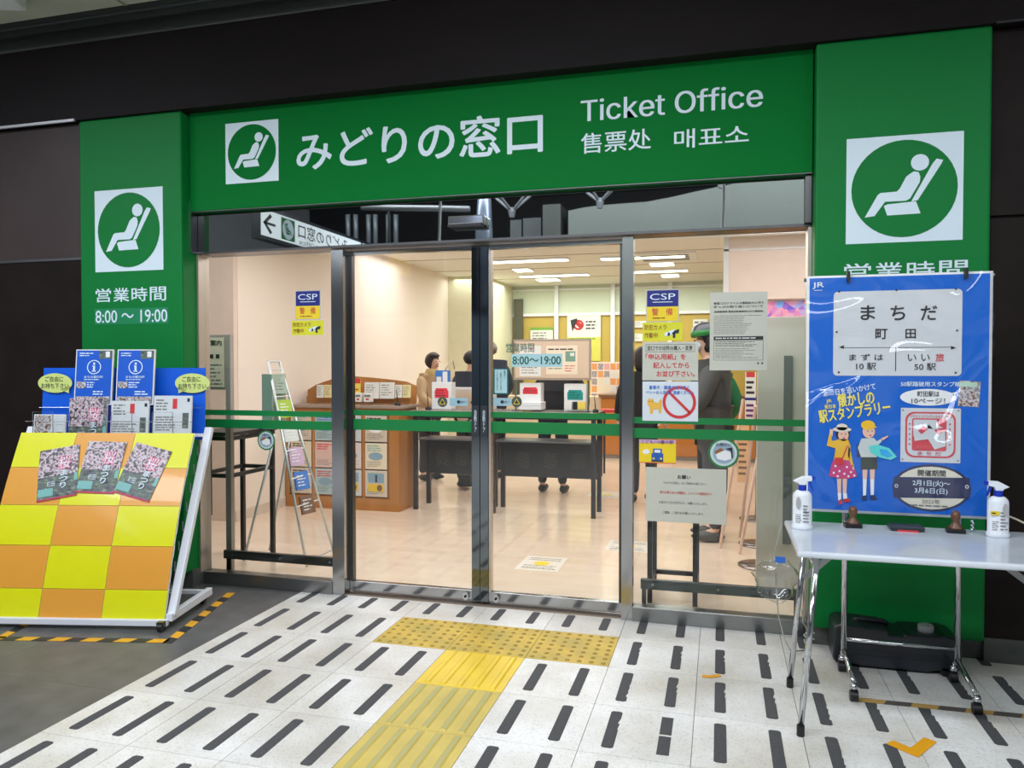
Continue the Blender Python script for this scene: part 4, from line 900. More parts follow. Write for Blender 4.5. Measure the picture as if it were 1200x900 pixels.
p = pix(312, 516, y=GY); round_sticker('round green rimmed hand sticker on the left fixed glass', p.x, p.z, .062)
p = pix(848, 531, y=GY); round_sticker('round green rimmed hand sticker on the right fixed glass', p.x, p.z, .08)
DY = .3525
a = pix(593, 413, y=DY); b_ = pix(626, 402, y=DY)
t = thing('hours_lettering', 'green opening hours lettering on the right door leaf', 'lettering', (a.x, DY, a.z)); sh = Sheet(t, 0); sh.text('営業時間', 0, 0, b_.x-a.x, b_.z-a.z, M('dark_green_letter', (20, 90, 70), .5), 0, .012); sh.flush()
a = pix(599, 430, y=DY); b_ = pix(659, 414.5, y=DY)
notice('hours_strip', 'pale blue strip with the opening hours on the right door leaf', a.x, a.z, b_.x, b_.z, DY, lambda sh, w, h: sh.text('8:00～19:00', w*.03, h*.2, w*.97, h*.8, M('dark_green_letter', (20, 90, 70), .5), 1, .02), M('strip_ice', (168, 204, 208), .4), 'sticker')
a = pix(578, 462, y=DY); b_ = pix(596, 431.5, y=DY)
def f_v(sh, w, h):
    sh.rect(w*.1, h*.05, w*.9, h*.95, M('strip_ice', (168, 204, 208), .4), 1)
    for k, s_ in enumerate(('最初に、', 'ご案内いたします', 'ここでお待ちください')): sh.text('\n'.join(s_), w*(.68-k*.24), h*(.9-.095*min(8, len(s_))), w*(.82-k*.24), h*.9, ink, 2)
notice('vertical_sign', 'small teal framed vertical sign on the right door leaf', a.x, a.z, b_.x, b_.z, DY, f_v, M('teal_frame', (20, 90, 90), .4), 'sign')
for i, (u, lab) in enumerate(((518.5, 'round warning sticker on the left door leaf'), (605.5, 'round warning sticker on the right door leaf'))):
    p = pix(u, 471, y=DY); t = thing('warning_sticker', lab, 'sticker', (p.x, DY, p.z), 0, 'round warning stickers'); r = .031
    MB().prism([(r*math.cos(k*PI/12), r*math.sin(k*PI/12)) for k in range(24)], 0, .001, 'y').build('sheet', M('sticker_grey', (70, 84, 80), .4), t)
    sh = Sheet(t, -.0002); sh.poly([(-.02, -.014), (.02, -.014), (0, .021)], yellow, 1); sh.poly([(-.014, -.010), (.014, -.010), (0, .014)], ink, 2); sh.flush()
for i, (u0, u1, lab) in enumerate(((527, 548, 'pale blue door button sticker on the left door leaf'), (578, 599, 'pale blue door button sticker on the right door leaf'))):
    a = pix(u0, 475.5, y=DY); b_ = pix(u1, 466.5, y=DY)
    notice('door_sticker', lab, a.x, a.z, b_.x, b_.z, DY, lambda sh, w, h: (sh.ell(w*.5, h*.5, h*.22, h*.22, ink, 1), sh.text('自動ドア', w*.6, h*.35, w*.92, h*.65, ink, 1)), M('sticker_pale_blue', (150, 184, 196), .4), 'sticker', 'door button stickers')
# ------------------------------------------------------------------ office shell
ylw2 = M('upper_wall_green_white', (206, 214, 190), .6, var=.02)
struct(MB().box(-2.65, -2.5, 2.06, 7.55, 0, 2.83).build('wall_left', cream)); struct(MB().box(-4, -2.5, 2.0, 2.055, 0, 2.62).build('wall_left', M('cream_reflection_tone', (226, 206, 190), .7)))  # facing wall in darker cream, painting in the brown wall's reflection
struct(MB().box(-4.1, -4, .4, 2.1, 0, 2.62).build('wall_left', cream)); struct(MB().box(-2.6, -1.9, 7.55, 9.3, 0, 2.83).build('wall_left', M('cream_green', (220, 216, 186), .7)))
struct(MB().box(-2.5, -2.488, 2.0, 7.55, 0, .09).build('baseboard_left', M('skirting', (214, 200, 184), .5)))
wb = struct(MB().box(-1.9, 4.2, 9.3, 9.42, 0, 2.83).build('wall_back', ye_wall))
MB().box(-1.9, 4.2, 9.28, 9.3, 2.32, 2.83).build('wall_panel', ylw2, wb)
struct(MB().box(-1.9, 4.2, 9.25, 9.28, 2.29, 2.34).build('trim_11', white)); struct(MB().box(-1.9, 4.2, 9.25, 9.28, 2.74, 2.77).build('trim_12', white))
for i, u in enumerate((587, 652, 718, 785)):
    p = pix(u, 420, y=9.24); struct(MB().box(p.x-.035, p.x+.035, 9.22, 9.28, 0, 2.83).build('trim_%d' % (13+i), white))
struct(MB().box(-1.86, -1.70, 9.2, 9.25, 0, 2.60).build('trim_17', M('dark_olive', (86, 84, 64), .5)))
oceil = M('office_ceiling', (232, 230, 222), .7, var=.02)
oc2 = struct(MB().box(-2.6, 4.2, 3.3, 9.4, 2.83, 2.9).build('ceiling', oceil))
for y in (4.5, 5.7, 6.9, 8.1): MB().box(-2.5, 4.2, y, y+.012, 2.824, 2.83).build('joint_strip', M('joint_warm', (180, 172, 156), .6), oc2)
so = struct(MB().box(-4.1, 4.2, .34, 3.3, 2.61, 2.9).build('ceiling', M('soffit_slab', (226, 220, 210), .7)))
sl = M('soffit_slat', (232, 224, 212), .5)
for k in range(40): MB().box(-2.45+k*.165, -2.45+k*.165+.15, .6, 3.2, 2.595, 2.61).build('slat', sl, so)
MB().box(-4.1, 4.2, 3.2, 3.3, 2.57, 2.61).build('edge_beam', white, so)
struct(MB().box(-4.1, 4.2, .335, .36, 2.12, 2.61).build('wall_header', M('header_inner', (200, 190, 176), .6)))
struct(MB().box(4.1, 4.2, .34, 9.4, 0, 2.9).build('wall_right', cream))
# bulkhead on the right and panels
bx = pix(848, 300, y=4.0).x
bk_ = struct(MB().box(bx, 4.1, 4.0, 4.3, 2.06, 2.83).build('wall_bulkhead', M('bulkhead_cream', (240, 222, 208), .7)))
MB().box(bx, bx+.05, 3.97, 4.0, 2.06, 2.83).build('edge_post', white, bk_); MB().box(bx, 4.1, 3.97, 4.0, 2.54, 2.56).build('edge_rail', white, bk_)
scr = ramp_mat('screen_picture', [(.15, (60, 70, 200)), (.4, (200, 120, 180)), (.6, (236, 150, 160)), (.85, (110, 160, 230))], 18, 'cell', .3)
scr.node_tree.nodes['Principled BSDF'].inputs['Emission Strength'].default_value = .35
scr.node_tree.links.new(scr.node_tree.nodes['Color Ramp'].outputs[0], scr.node_tree.nodes['Principled BSDF'].inputs['Emission Color'])
t = thing('display_screen', 'wide pink and blue picture screen under the cream bulkhead', 'screen', (2.13, 4.15, 1.86))
MB().box(0, 1.2, 0, .05, 0, .20).build('casing', white, t); MB().box(.02, 1.18, -.004, 0, .015, .185).build('picture', scr, t)
t = thing('grey_partition', 'tall grey partition panel inside right of the glass front', 'partition', (1.915, 1.05, 0))
gp = M('partition_grey', (214, 206, 194), .35)
MB().box(0, .62, 0, .04, .0, 1.70).build('panel', gp, t, bev=.003); MB().box(.155, .205, -.012, 0, .30, 1.46).build('reflection_strip', M('reflection_dark', (112, 114, 112), .4), t)  # dark strip on the panel stands in for a reflection
MB().box(.30, .36, -.01, 0, .86, .93).build('lock_plate', steel_b, t)
# ------------------------------------------------------------------ ceiling lights
le = M('office_lamp', (255, 252, 232), .5, emit=5, var=0); ld = M('downlight_lamp', (255, 240, 214), .5, emit=9, var=0)
fl = [((578, 308, 663, 300), 'long'), ((600, 314, 625, 316), 's'), ((610, 323, 690, 320), 'long'), ((630, 327, 655, 326), 's'), ((705, 303, 803, 297), 'long'), ((728, 319, 806, 314), 'long'), ((762, 309, 790, 307), 's'), ((775, 322, 796, 321), 's')]
labs = ['long office ceiling light nearest the door gap', 'short office ceiling light below the nearest long one', 'long office ceiling light second row left', 'short office ceiling light farthest back left', 'long office ceiling light over the right pane', 'long office ceiling light second row right', 'short office ceiling light in the right pane', 'short office ceiling light farthest back right']
for ((u0, v0, u1, v1), kind), lab in zip(fl, labs):
    a = pix(u0, v0, z=2.83); b_ = pix(u1, v1, z=2.83); w_ = abs(b_.x-a.x); yy = (a.y+b_.y)/2
    t = thing('ceiling_light', lab, 'lamp', (a.x, yy, 2.80), 0, 'office ceiling lights')
    d = .09 if kind == 'long' else .16
    MB().box(0, w_, -d, d, .008, .03).build('housing', white, t); MB().box(.01, w_-.01, -d+.02, d-.02, 0, .008).build('diffuser', le, t)
for u, v, lab in ((846, 269, 'round downlight in the slatted ceiling near the bulkhead edge'), (946, 264, 'round downlight in the slatted ceiling beside the green panel'), (755, 273, 'round downlight in the slatted ceiling beside the steel pillar')):
    p = pix(u, v, z=2.59); t = thing('downlight', lab, 'lamp', (p.x, p.y, 2.582), 0, 'entry downlights')
    MB().lathe([(.075, 0), (.08, .01), (.07, .013)], (0, 0, 0), 20).build('ring', white, t); MB().lathe([(.055, -.001), (.055, .002)], (0, 0, 0), 20).build('lamp', ld, t)
t = thing('ceiling_vent', 'square air conditioner vent in the office ceiling', 'vent', (1.0, 6.2, 2.81)); MB().box(-.4, .4, -.4, .4, 0, .02).build('frame', white, t)
for k in range(4): MB().box(-.3, .3, -.25+k*.14, -.19+k*.14, -.006, 0).build('slat', ink_soft, t)
# ------------------------------------------------------------------ leaflet cabinet
cab = thing('leaflet_cabinet', 'warm wooden leaflet cabinet with curved backboard against the left wall', 'cabinet', (-2.48, 2.80, 0))
W_ = 1.22
MB().box(0, W_, .02, .44, .0, .99).build('body', wood, cab)
MB().box(-.0, W_+.04, -.03, .46, .99, 1.02).build('counter', wood_top, cab, bev=.004)
MB().box(0, W_, 0, .02, 0, .12).build('plinth', wood, cab); MB().box(W_-.10, W_, 0, .02, .12, .99).build('stile', wood, cab); MB().box(0, .04, 0, .02, .12, .99).build('stile', wood, cab)
for k in (1, 2, 3): MB().box(.04+k*.27-.015, .04+k*.27+.015, 0, .02, .12, .93).build('divider', wood, cab)
MB().box(.04, W_-.1, 0, .02, .93, .99).build('rail', wood, cab)
pts = [(.0, 1.02), (W_, 1.02), (W_, 1.20)]+[(W_-W_*k/12, 1.20+.10*math.sin(PI*(.15+.85*k/12)*.62)-(0 if k < 9 else .03*(k-8))) for k in range(1, 12)]+[(0, 1.15)]
MB().prism(pts, .42, .45, 'y').build('backboard', wood, cab); MB().box(.04, W_-.02, .33, .35, 1.02, 1.09).build('pocket_rail', wood, cab)
r2 = random.Random(3)
cabp = [(204, 188, 170), (214, 196, 190), (164, 188, 192), (222, 206, 176), (196, 200, 204), (214, 180, 170)]
for k in range(4):
    for j in range(3):
        x0 = .06+k*.27; z0 = .14+j*.265
        t = thing('leaflet', ['bottom', 'middle', 'top'][j]+' row leaflet, '+['first', 'second', 'third', 'fourth'][k]+' column from the left in the wooden cabinet', 'leaflet', (-2.48+x0, 2.795, z0), 0, 'leaflets in the wooden cabinet')
        MB().box(0, .225, 0, .004, 0, .25).build('sheet', paper, t); sh = Sheet(t, -.0003); c = M('leaf_%d' % ((k*2+j*3) % 6), cabp[(k*2+j*3) % 6], .5)
        sh.rect(.004, .004, .221, .246, c, 1); sh.lines(.02, .17, .2, .235, 3, r2.choice([red, ink, M('print_blue', (60, 120, 200), .5), teal]), 2, .5); sh.lines(.02, .02, .2, .08, 4, ink_soft, 2, .35)
        if k >= 2 and j == 0: sh.rect(.03, .135, .195, .225, M('leaf_sky', (128, 158, 176), .5), 3); sh.rect(.03, .05, .195, .12, M('leaf_gold', (222, 186, 40), .5), 3); sh.ell(.15, .085, .028, .03, M('leaf_brown', (120, 90, 70), .5), 4); sh.rect(.105, .14, .125, .21, ink, 4)
        else: sh.ell(.11, .125, .075, .038, r2.choice([white, c, M('leaf_sky', (128, 158, 176), .5)]), 3)
        sh.flush()
def card(label, u0, v0, u1, v1, y, mat, fill=None, name='leaflet', cat='leaflet', grp=None, d=.006, rx=-.05):
    a = pix(u0, v1, y=y); b_ = pix(u1, v0, y=y); t = thing(name, label, cat, (a.x, y, a.z), 0, grp, rx)
    w_, h_ = b_.x-a.x, b_.z-a.z
    MB().box(0, w_, 0, d, 0, h_).build('sheet', mat, t)
    if fill: sh = Sheet(t, -.0004); fill(sh, w_, h_); sh.flush()
    return t
pl = lambda sh, w, h: sh.lines(w*.1, h*.15, w*.9, h*.9, 5, ink_soft, 1, .3)
card('yellow leaflet on the counter beside the steel pillar', 408, 444, 422, 470, 3.05, M('leaf_yellow', (236, 210, 90), .5), lambda sh, w, h: (sh.rect(0, h*.8, w, h, red, 1), sh.lines(w*.1, h*.3, w*.9, h*.6, 2, red, 1)))
card('left of the two pale pink cards left of the pillar on the cabinet', 371, 451, 379, 466, 3.05, paper, pl); card('yellow card left of the steel pillar on the cabinet', 380, 451, 389, 466, 3.05, M('leaf_pale_yellow', (232, 218, 160), .5), pl)
card('white form sheets on the cabinet pockets, left pair', 427, 448, 444, 467, 3.05, paper, pl); card('white form sheets on the cabinet pockets, right pair', 445, 448, 462, 467, 3.05, paper, pl)
card('white slip in the cabinet backboard pocket', 463, 451, 471, 466, 3.05, paper, pl); card('yellow slip in the cabinet backboard pocket', 472, 451, 481, 466, 3.05, M('leaf_pale_yellow', (232, 218, 160), .5), pl)
def small_box(label, u0, v0, u1, v1, y, mat, d=.06, name='form_box', cat='box', fill=None, grp=None, zb=None):
    a = pix(u0, v1, y=y); b_ = pix(u1, v0, y=y)
    if zb is not None: a.z = zb
    t = thing(name, label, cat, (a.x, y, a.z), 0, grp)
    w_, h_ = b_.x-a.x, b_.z-a.z
    MB().box(0, w_, 0, d, 0, h_).build('body', mat, t, bev=.003)
    if fill: sh = Sheet(t, -.0004); fill(sh, w_, h_); sh.flush()
    return t
pr = lambda sh, w, h: (sh.rect(w*.1, h*.55, w*.9, h*.8, ink_soft, 1), sh.rect(w*.3, h*.2, w*.7, h*.4, red, 1))
small_box('small white printed box on the cabinet, left one', 416, 460.5, 423, 471, 2.86, paper, .05, fill=pr); small_box('small white printed box on the cabinet, right one', 426, 460.5, 435, 471, 2.86, paper, .05, fill=pr)
def pen_stand(label, x, y, z):
    t = thing('pen_stand', label, 'pen stand', (x, y, z+.001), 0, 'pens on black bases')
    MB().lathe([(.028, 0), (.03, .008), (.026, .024), (.012, .03)], (0, 0, 0), 14).build('base', black, t); MB().tube([(0, 0, .025), (-.012, 0, .15)], [.006, .003], 8).build('pen', black, t)
pen_stand('black pen stand on the cabinet beside the steel pillar', pix(412, 471, y=2.85).x, 2.85, 1.02); pen_stand('black pen stand at the right end of the cabinet', pix(466, 471, y=2.85).x, 2.85, 1.02)
# ------------------------------------------------------------------ writing desks
dkm = M('desk_black', (40, 40, 42), .4); dtop = M('desk_top', (120, 112, 104), .22)
def desk(label, x0, x1, y0=2.98, y1=3.36):
    t = thing('writing_desk', label, 'desk', (x0, y0, 0), 0, 'black steel writing desks'); w_ = x1-x0; d = y1-y0
    MB().box(-.019, w_+.019, -.03, d+.03, .945, .972).build('desk_top', dtop, t, bev=.005); MB().box(0, w_, 0, d, .90, .945).build('apron', dkm, t)
    for x in (.02, w_-.02):
        for y in (.02, d-.02): MB().box(x-.02, x+.02, y-.02, y+.02, 0, .90).build('leg', dkm, t)
    MB().box(.04, w_-.04, .03, d-.03, .68, .695).build('shelf', M('shelf_steel', (120, 120, 122), .3, .6), t)
    md = MB().box(.04, w_-.04, d-.03, d-.015, .31, .68).build('modesty_panel', dkm, t)
    h = MB()
    for cx in (.2, .5, .8):
        for i in range(9):
            for j in range(9):
                if (i+j*3+int(cx*10)) % 7 < 5: x = .04+(w_-.08)*cx-.06+i*.015; z = .40+j*.018; h.box(x, x+.005, d-.0315, d-.0305, z, z+.005)
    ho = h.build('perforation', M('hole_light', (150, 138, 122), .7), md); ho['kind'] = 'stuff'
    return t
desk('black writing desk with perforated panel left of the door gap', -1.19, -.44); desk('black writing desk with perforated panel right of the door gap', -.40, .60)
t = thing('document_stand', 'beige framed document board standing on the right writing desk', 'notice board', (-.21, 3.12, .972))
for x in (.02, .72): MB().tube([(x, 0, 0), (x, 0, .30)], .009, 8).build('post', steel_b, t); MB().box(x-.02, x+.02, -.06, .06, 0, .01).build('foot', steel_b, t)
MB().box(0, .745, -.012, .012, .295, .68).build('frame', M('frame_bronze', (166, 150, 134), .4), t); MB().box(.018, .727, -.015, -.012, .315, .66).build('board', M('board_beige', (214, 190, 164), .6), t)
sh = Sheet(t, -.0155); sh.rect(.06, .33, .27, .62, paper, 1); sh.lines(.08, .35, .25, .45, 4, ink_soft, 2, .3); sh.lines(.08, .58, .25, .61, 1, red, 2, .3)
sh.rect(.32, .35, .62, .62, M('doc_cream', (236, 222, 196), .6), 1); sh.lines(.34, .57, .6, .6, 1, ink, 2, .4); sh.lines(.34, .39, .48, .55, 6, ink_soft, 2, .3); sh.rect(.505, .47, .60, .565, M('doc_green', (120, 160, 140), .5), 2); sh.rect(.55, .52, .59, .55, paper, 3); sh.lines(.5, .37, .6, .44, 3, red, 2, .3); sh.flush()
rl = M('box_label_red', (232, 60, 76), .5); tl_ = M('box_label_teal', (30, 150, 140), .5)
def fl_(c): return lambda sh, w, h: (sh.rect(w*.15, h*.42, w*.85, h*.70, c, 1), sh.rect(w*.2, h*.7, w*.8, h*.78, c, 1), sh.lines(w*.22, h*.46, w*.8, h*.74, 3, M('label_dark', (120, 40, 50), .5) if c is rl else M('label_dteal', (20, 100, 96), .5), 2, .4))
small_box('white form box with red label on the left writing desk', 506, 448, 529, 474, 3.14, white, .12, fill=fl_(rl), zb=.973)
small_box('white form box with red label on the right writing desk', 609, 449, 634, 471, 3.14, white, .12, fill=fl_(rl))
small_box('white form box with teal label on the right writing desk', 661, 450, 687, 474, 3.14, white, .12, fill=fl_(tl_), zb=.973); small_box('white form box with teal label at the left end of the right desk', 572, 448, 578, 474, 3.14, white, .12, fill=fl_(tl_), zb=.973)
for lab, u0, u1, mt in (('white card stack in front of the teal labelled box', 661, 670, paper), ('yellow card stack in front of the teal labelled box', 677, 686, M('leaf_yellow', (236, 210, 90), .5)), ('black pen cup in front of the teal labelled box', 671, 676, black)):
    small_box(lab, u0, 471, u1, 480, 3.04, mt, .04, 'card_stack' if mt is not black else 'pen_cup', 'cards' if mt is not black else 'cup')
for lab, v0, v1 in (('lower paper tray with dark rim on the right desk', 476, 480), ('upper paper tray with dark rim on the right desk', 471.5, 475.5)):
    small_box(lab, 608, v0, 634, v1, 3.06, white, .2, 'paper_tray', 'tray', grp='paper trays on the right desk')
pen_stand('black pen stand on the left desk beside the red labelled box', pix(502, 475, y=3.05).x, 3.05, .972); pen_stand('black pen stand at the right end of the right desk', pix(698, 478, y=3.05).x, 3.05, .972)
small_box('blue and white leaflet holder behind the left red labelled box', 510, 434, 526, 449, 3.30, M('print_blue', (60, 120, 200), .5), .05, 'leaflet_holder', 'holder', fill=lambda sh, w, h: (sh.rect(w*.1, 0, w*.45, h*.5, paper, 1), sh.rect(w*.55, h*.1, w*.9, h*.9, white, 1)))
# ------------------------------------------------------------------ small frame tables by the glass
def frame_table(label, x0, x1, y0, y1, h_, mid, top=True):
    t = thing('frame_table', label, 'table', (x0, y0, 0), 0, 'dark steel frame tables'); w_, d = x1-x0, y1-y0; q = .014
    for x in (0, w_):
        for y in (0, d): MB().box(x-q, x+q, y-q, y+q, 0, h_).build('leg', dkm, t)
    for z in (mid, h_-.02):
        for a, b_ in (((0, 0), (w_, 0)), ((w_, 0), (w_, d)), ((w_, d), (0, d)), ((0, d), (0, 0))): MB().bar((*a, z), (*b_, z), .024, .026).build('rail', dkm, t)
    if top: MB().box(-.03, w_+.03, -.03, d+.03, h_, h_+.025).build('table_top', dkm, t, bev=.003)
    return t
t = frame_table('dark steel frame table inside the left fixed glass', -1.72, -1.47, .50, 1.0, .93, .66)
t = frame_table('dark steel frame table behind the request notice', 1.30, 1.56, .62, .95, .62, .10)
t = thing('chain_panel', 'black perforated panel hanging behind the left edge of the glass', 'panel', (-1.60, .45, .40))
MB().box(-.06, .02, 0, .012, 0, .62).build('panel', black, t)
h = MB()
for i in range(3):
    for j in range(14): h.box(-.05+i*.02, -.046+i*.02, -.001, 0, .03+j*.025, .034+j*.025)
h.build('perforation', M('hole_light', (150, 138, 122), .7), t)['kind'] = 'stuff'
t = thing('notice_board', 'grey framed notice board seen at the left edge of the glass', 'notice board', (-2.12, 1.0, 0))
fg_ = M('frame_grey', (164, 158, 150), .5); MB().box(.26, .30, 0, .04, 0, 1.63).build('post', fg_, t); MB().box(-.30, .26, 0, .03, 1.22, 1.63).build('frame', fg_, t); MB().box(-.28, .25, -.004, 0, 1.24, 1.61).build('board', M('board_cream', (222, 212, 192), .6), t)
sh = Sheet(t, -.0045); sh.text('ご案内', .09, 1.55, .23, 1.59, ink, 1, .03); sh.lines(.07, 1.44, .23, 1.5, 1, ink, 1, .5); sh.lines(.07, 1.25, .23, 1.42, 6, ink_soft, 1, .3); sh.flush()
t = thing('ladder_rack', 'white folding ladder shaped leaflet rack inside the left fixed glass', 'rack', (-1.30, .92, 0))
al = M('rack_aluminium', (206, 210, 208), .3, .5)
T0 = (-.15, 0, 1.43)
for y in (-.10, .10):
    MB().tube([(.27, y*1.9, .02), (-.10, y*.7, 1.43)], .009, 8).build('front_leg', al, t, smooth=True); MB().tube([(-.25, y*1.6, .02), (-.03, y, .92)], .009, 8).build('back_leg', al, t, smooth=True)
for k in range(6): z = .42+k*.19; f = (z-.02)/1.41; x = .27-.37*f; yy = .19-.12*f; MB().tube([(x, -yy, z), (x, yy, z)], .005, 6).build('rung', al, t)
MB().tube([(.26, -.18, .05), (.26, .18, .05)], .006, 6).build('rung', al, t); MB().tube([(-.24, -.15, .05), (.25, -.18, .06)], .003, 6).build('tie_wire', al, t); MB().tube([(-.1, -.07, 1.43), (-.1, .07, 1.43)], .008, 6).build('rung', al, t)
cols = [M('holder_sage', (158, 176, 160), .4), M('leaf_lime', (170, 200, 60), .5), M('holder_white', (214, 218, 214), .5), M('lilac', (200, 170, 200), .5), M('print_blue', (60, 120, 200), .5), M('leaf_brown', (120, 90, 70), .5), M('holder_sage', (158, 176, 160), .4)]
for k in range(6):
    z = 1.20-k*.17; f = (z-.02)/1.41; x = .27-.37*f
    tt = thing('leaflet', ['topmost pale leaflet in the ladder rack', 'lime leaflet second from the top of the ladder rack', 'lilac leaflet third from the top of the ladder rack', 'blue leaflet fourth from the top of the ladder rack', 'brown leaflet fifth from the top of the ladder rack', 'lowest leaflet in the ladder rack'][k], 'leaflet', (-1.30+x-.015, .85, z), PI/2-.25, 'leaflets in the ladder rack', -.25)
    MB().box(0, .13, 0, .012, 0, .13).build('sheet', cols[k], tt); sh = Sheet(tt, -.0004); sh.lines(.02, .02, .11, .11, 4, white if k != 0 else ink_soft, 1, .35); sh.flush()
MB().box(-.14, -.06, -.09, .09, .95, 1.34).build('back_pocket', cols[0], t)
# ------------------------------------------------------------------ queue posts, easel, floor stickers
for (x, y), lab in (((1.88, 1.66), 'queue post nearest the grey partition'), ((1.90, 2.33), 'second queue post behind the grey partition'), ((1.93, 3.35), 'farthest queue post behind the grey partition')):
    t = thing('queue_post', lab, 'post', (x+.10, y, 0), 0, 'queue posts'); MB().lathe([(.16, 0), (.16, .008), (.10, .02), (.03, .028)], (0, 0, 0), 24).build('base', M('base_steel', (140, 130, 124), .25, .9), t, smooth=True); MB().tube([(0, 0, .02), (0, 0, .90)], .02, 10).build('pole', steel_b, t, smooth=True); MB().lathe([(.028, .90), (.03, .96), (.02, .975)], (0, 0, 0), 12).build('head', black, t)
p = pix(861, 648, z=0)
t = thing('sign_easel', 'pale wooden easel standing behind the round hand sticker', 'easel', (1.86, 2.02, 0)); ew = M('easel_pink', (224, 190, 170), .5)
MB().tube([(-.02, -.05, 0), (.18, .0, 1.15)], .012, 8).build('leg', ew, t); MB().tube([(-.16, .1, .0), (.0, .0, 1.15)], .012, 8).build('leg', ew, t); MB().tube([(.0, .55, 0), (.09, .02, 1.1)], .012, 8).build('leg', ew, t)
card('tall orange and white poster standing behind the queue posts', 864, 497, 878, 565, 3.7, M('poster_orange', (226, 180, 130), .5), lambda sh, w, h: sh.lines(w*.1, h*.1, w*.9, h*.9, 8, M('leaf_brown', (120, 90, 70), .5), 1, .4), 'standing_poster', 'poster')
card('narrow white leaflet rack sheet left of the grey partition', 873, 436, 886, 496, 3.9, paper, lambda sh, w, h: (sh.rect(w*.1, h*.9, w*.9, h, red, 1), sh.lines(w*.1, h*.55, w*.9, h*.85, 3, ink, 1, .5), sh.rect(0, h*.45, w, h*.5, navy, 1), sh.lines(w*.1, h*.1, w*.9, h*.4, 3, M('plum', (110, 40, 110), .5), 1, .5)), 'standing_poster', 'poster')
def floor_sticker(label, x0, y0, x1, y1):
    t = thing('floor_sticker', label, 'sticker', (x0, y0, .0003)); w_, h_ = x1-x0, y1-y0
    MB().box(0, w_, 0, h_, 0, .0012).build('sheet', M('floor_paper', (222, 214, 200), .4), t)
    m1 = MB(); m1.prism([(w_/2+w_*.18*math.cos(k*PI/10), h_/2+h_*.14*math.sin(k*PI/10)) for k in range(20)], .0012, .002, 'z'); m1.build('yellow_mark', M('mark_yellow', (236, 206, 40), .4), t)
    m2 = MB(); rr_ = random.Random(5)
    for j in (.12, .2, .32, .72, .84):
        x = .12
        while x < .85: d = rr_.uniform(.03, .09); m2.box(w_*x, w_*(x+d), h_*j, h_*(j+.035), .0012, .0018); x += d+.02
    o = m2.build('lettering', ink_soft, t); o['kind'] = 'stuff'
floor_sticker('pale floor notice with yellow mark behind the right door leaf', .335, 1.12, .635, 1.51)
a = pix(722, 642, z=0); floor_sticker('pale floor notice with yellow mark partly behind the steel pillar', a.x-.08, a.y-.1, a.x+.25, a.y+.25); a = pix(712, 580, z=0); floor_sticker('small pale floor notice with yellow mark in front of the counter', a.x-.2, a.y-.15, a.x+.2, a.y+.2)
# ------------------------------------------------------------------ counter and back wall
ct = thing('service_counter', 'orange brown service counter with grey top at the back', 'counter', (-.05, 7.6, 0))
MB().box(-1.8, 0, .1, .6, 0, .93).build('side_counter', M('counter_pale', (214, 196, 168), .5), ct)
MB().box(0, 3.2, 0, .6, .06, .93).build('body', M('counter_wood', (190, 120, 44), .45), ct); MB().box(-.03, 3.2, -.05, .6, .93, .97).build('counter_top', M('counter_brown', (130, 96, 66), .3), ct); MB().box(0, 3.2, .02, .6, 0, .06).build('plinth', M('plinth_grey', (140, 130, 120), .5), ct)
a = pix(704, 468, y=7.6); b_ = pix(724, 480, y=7.6)
ra = pix(702, 482, y=5.7); rb = pix(741, 474, y=5.7)
t = thing('side_stand', 'red topped side stand between the desks and the counter', 'stand', (ra.x, 5.7, 0)); rw = rb.x-ra.x
MB().box(0, rw, 0, .3, ra.z-.01, ra.z+.02).build('top', red, t)
for x in (.03, rw-.03):
    for y in (.03, .27): MB().box(x-.012, x+.012, y-.012, y+.012, 0, ra.z-.01).build('leg', dkm, t)
wb_ = card('pink and white leaflet wall above the service counter', 692, 424, 737, 470, 8.22, M('board_pale_pink', (240, 222, 214), .5), None, 'leaflet_board', 'board', None, .03, 0)
rq = random.Random(11)
sh = Sheet(wb_, -.0004)
W0 = pix(737, 470, y=8.22).x-pix(692, 470, y=8.22).x; H0 = pix(692, 424, y=8.22).z-pix(692, 470, y=8.22).z
for i in range(6):
    for j in range(5): sh.rect(W0*(.03+i*.163), H0*(.04+j*.19), W0*(.03+i*.163+.14), H0*(.04+j*.19+.155), rq.choice([paper, M('doc_cream', (236, 222, 196), .6), M('leaf_rose', (226, 170, 170), .5), collage, M('leaf_orange', (230, 160, 90), .5)]), 1, 'leaflet_row')
sh.flush()
def bpost(label, u0, v0, u1, v1, fill, mat=paper, y=9.26, nm='wall_poster'): return card(label, u0, v0, u1, v1, y, mat, fill, nm, 'poster', None, .008, 0)
def f_cal(sh, w, h):
    rd = M('emblem_red', (190, 40, 36), .5)
    sh.rect(0, 0, w, h*.5, M('poster_lime', (214, 208, 90), .5), 1); sh.ring(w*.34, h*.76, w*.16, h*.11, w*.06, rd, 1); sh.poly([(w*.1, h*.86), (w*.3, h*.9), (w*.3, h*.84), (w*.16, h*.62)], ink, 2); sh.poly([(w*.3, h*.86), (w*.5, h*.74), (w*.42, h*.66), (w*.24, h*.78)], rd, 2)
    for k in range(3): sh.lines(w*.56, h*(.8-k*.07), w*.9, h*(.85-k*.07), 1, ink, 2, .6)
    sh.lines(w*.05, h*.44, w*.95, h*.49, 1, M('poster_green', (120, 170, 60), .5), 2, .7); sh.lines(w*.1, h*.05, w*.9, h*.4, 5, M('poster_green', (120, 170, 60), .5), 2, .3)
bpost('tall pale poster with a red emblem and lime lower half on the yellow wall', 664.5, 367, 704, 423, f_cal)
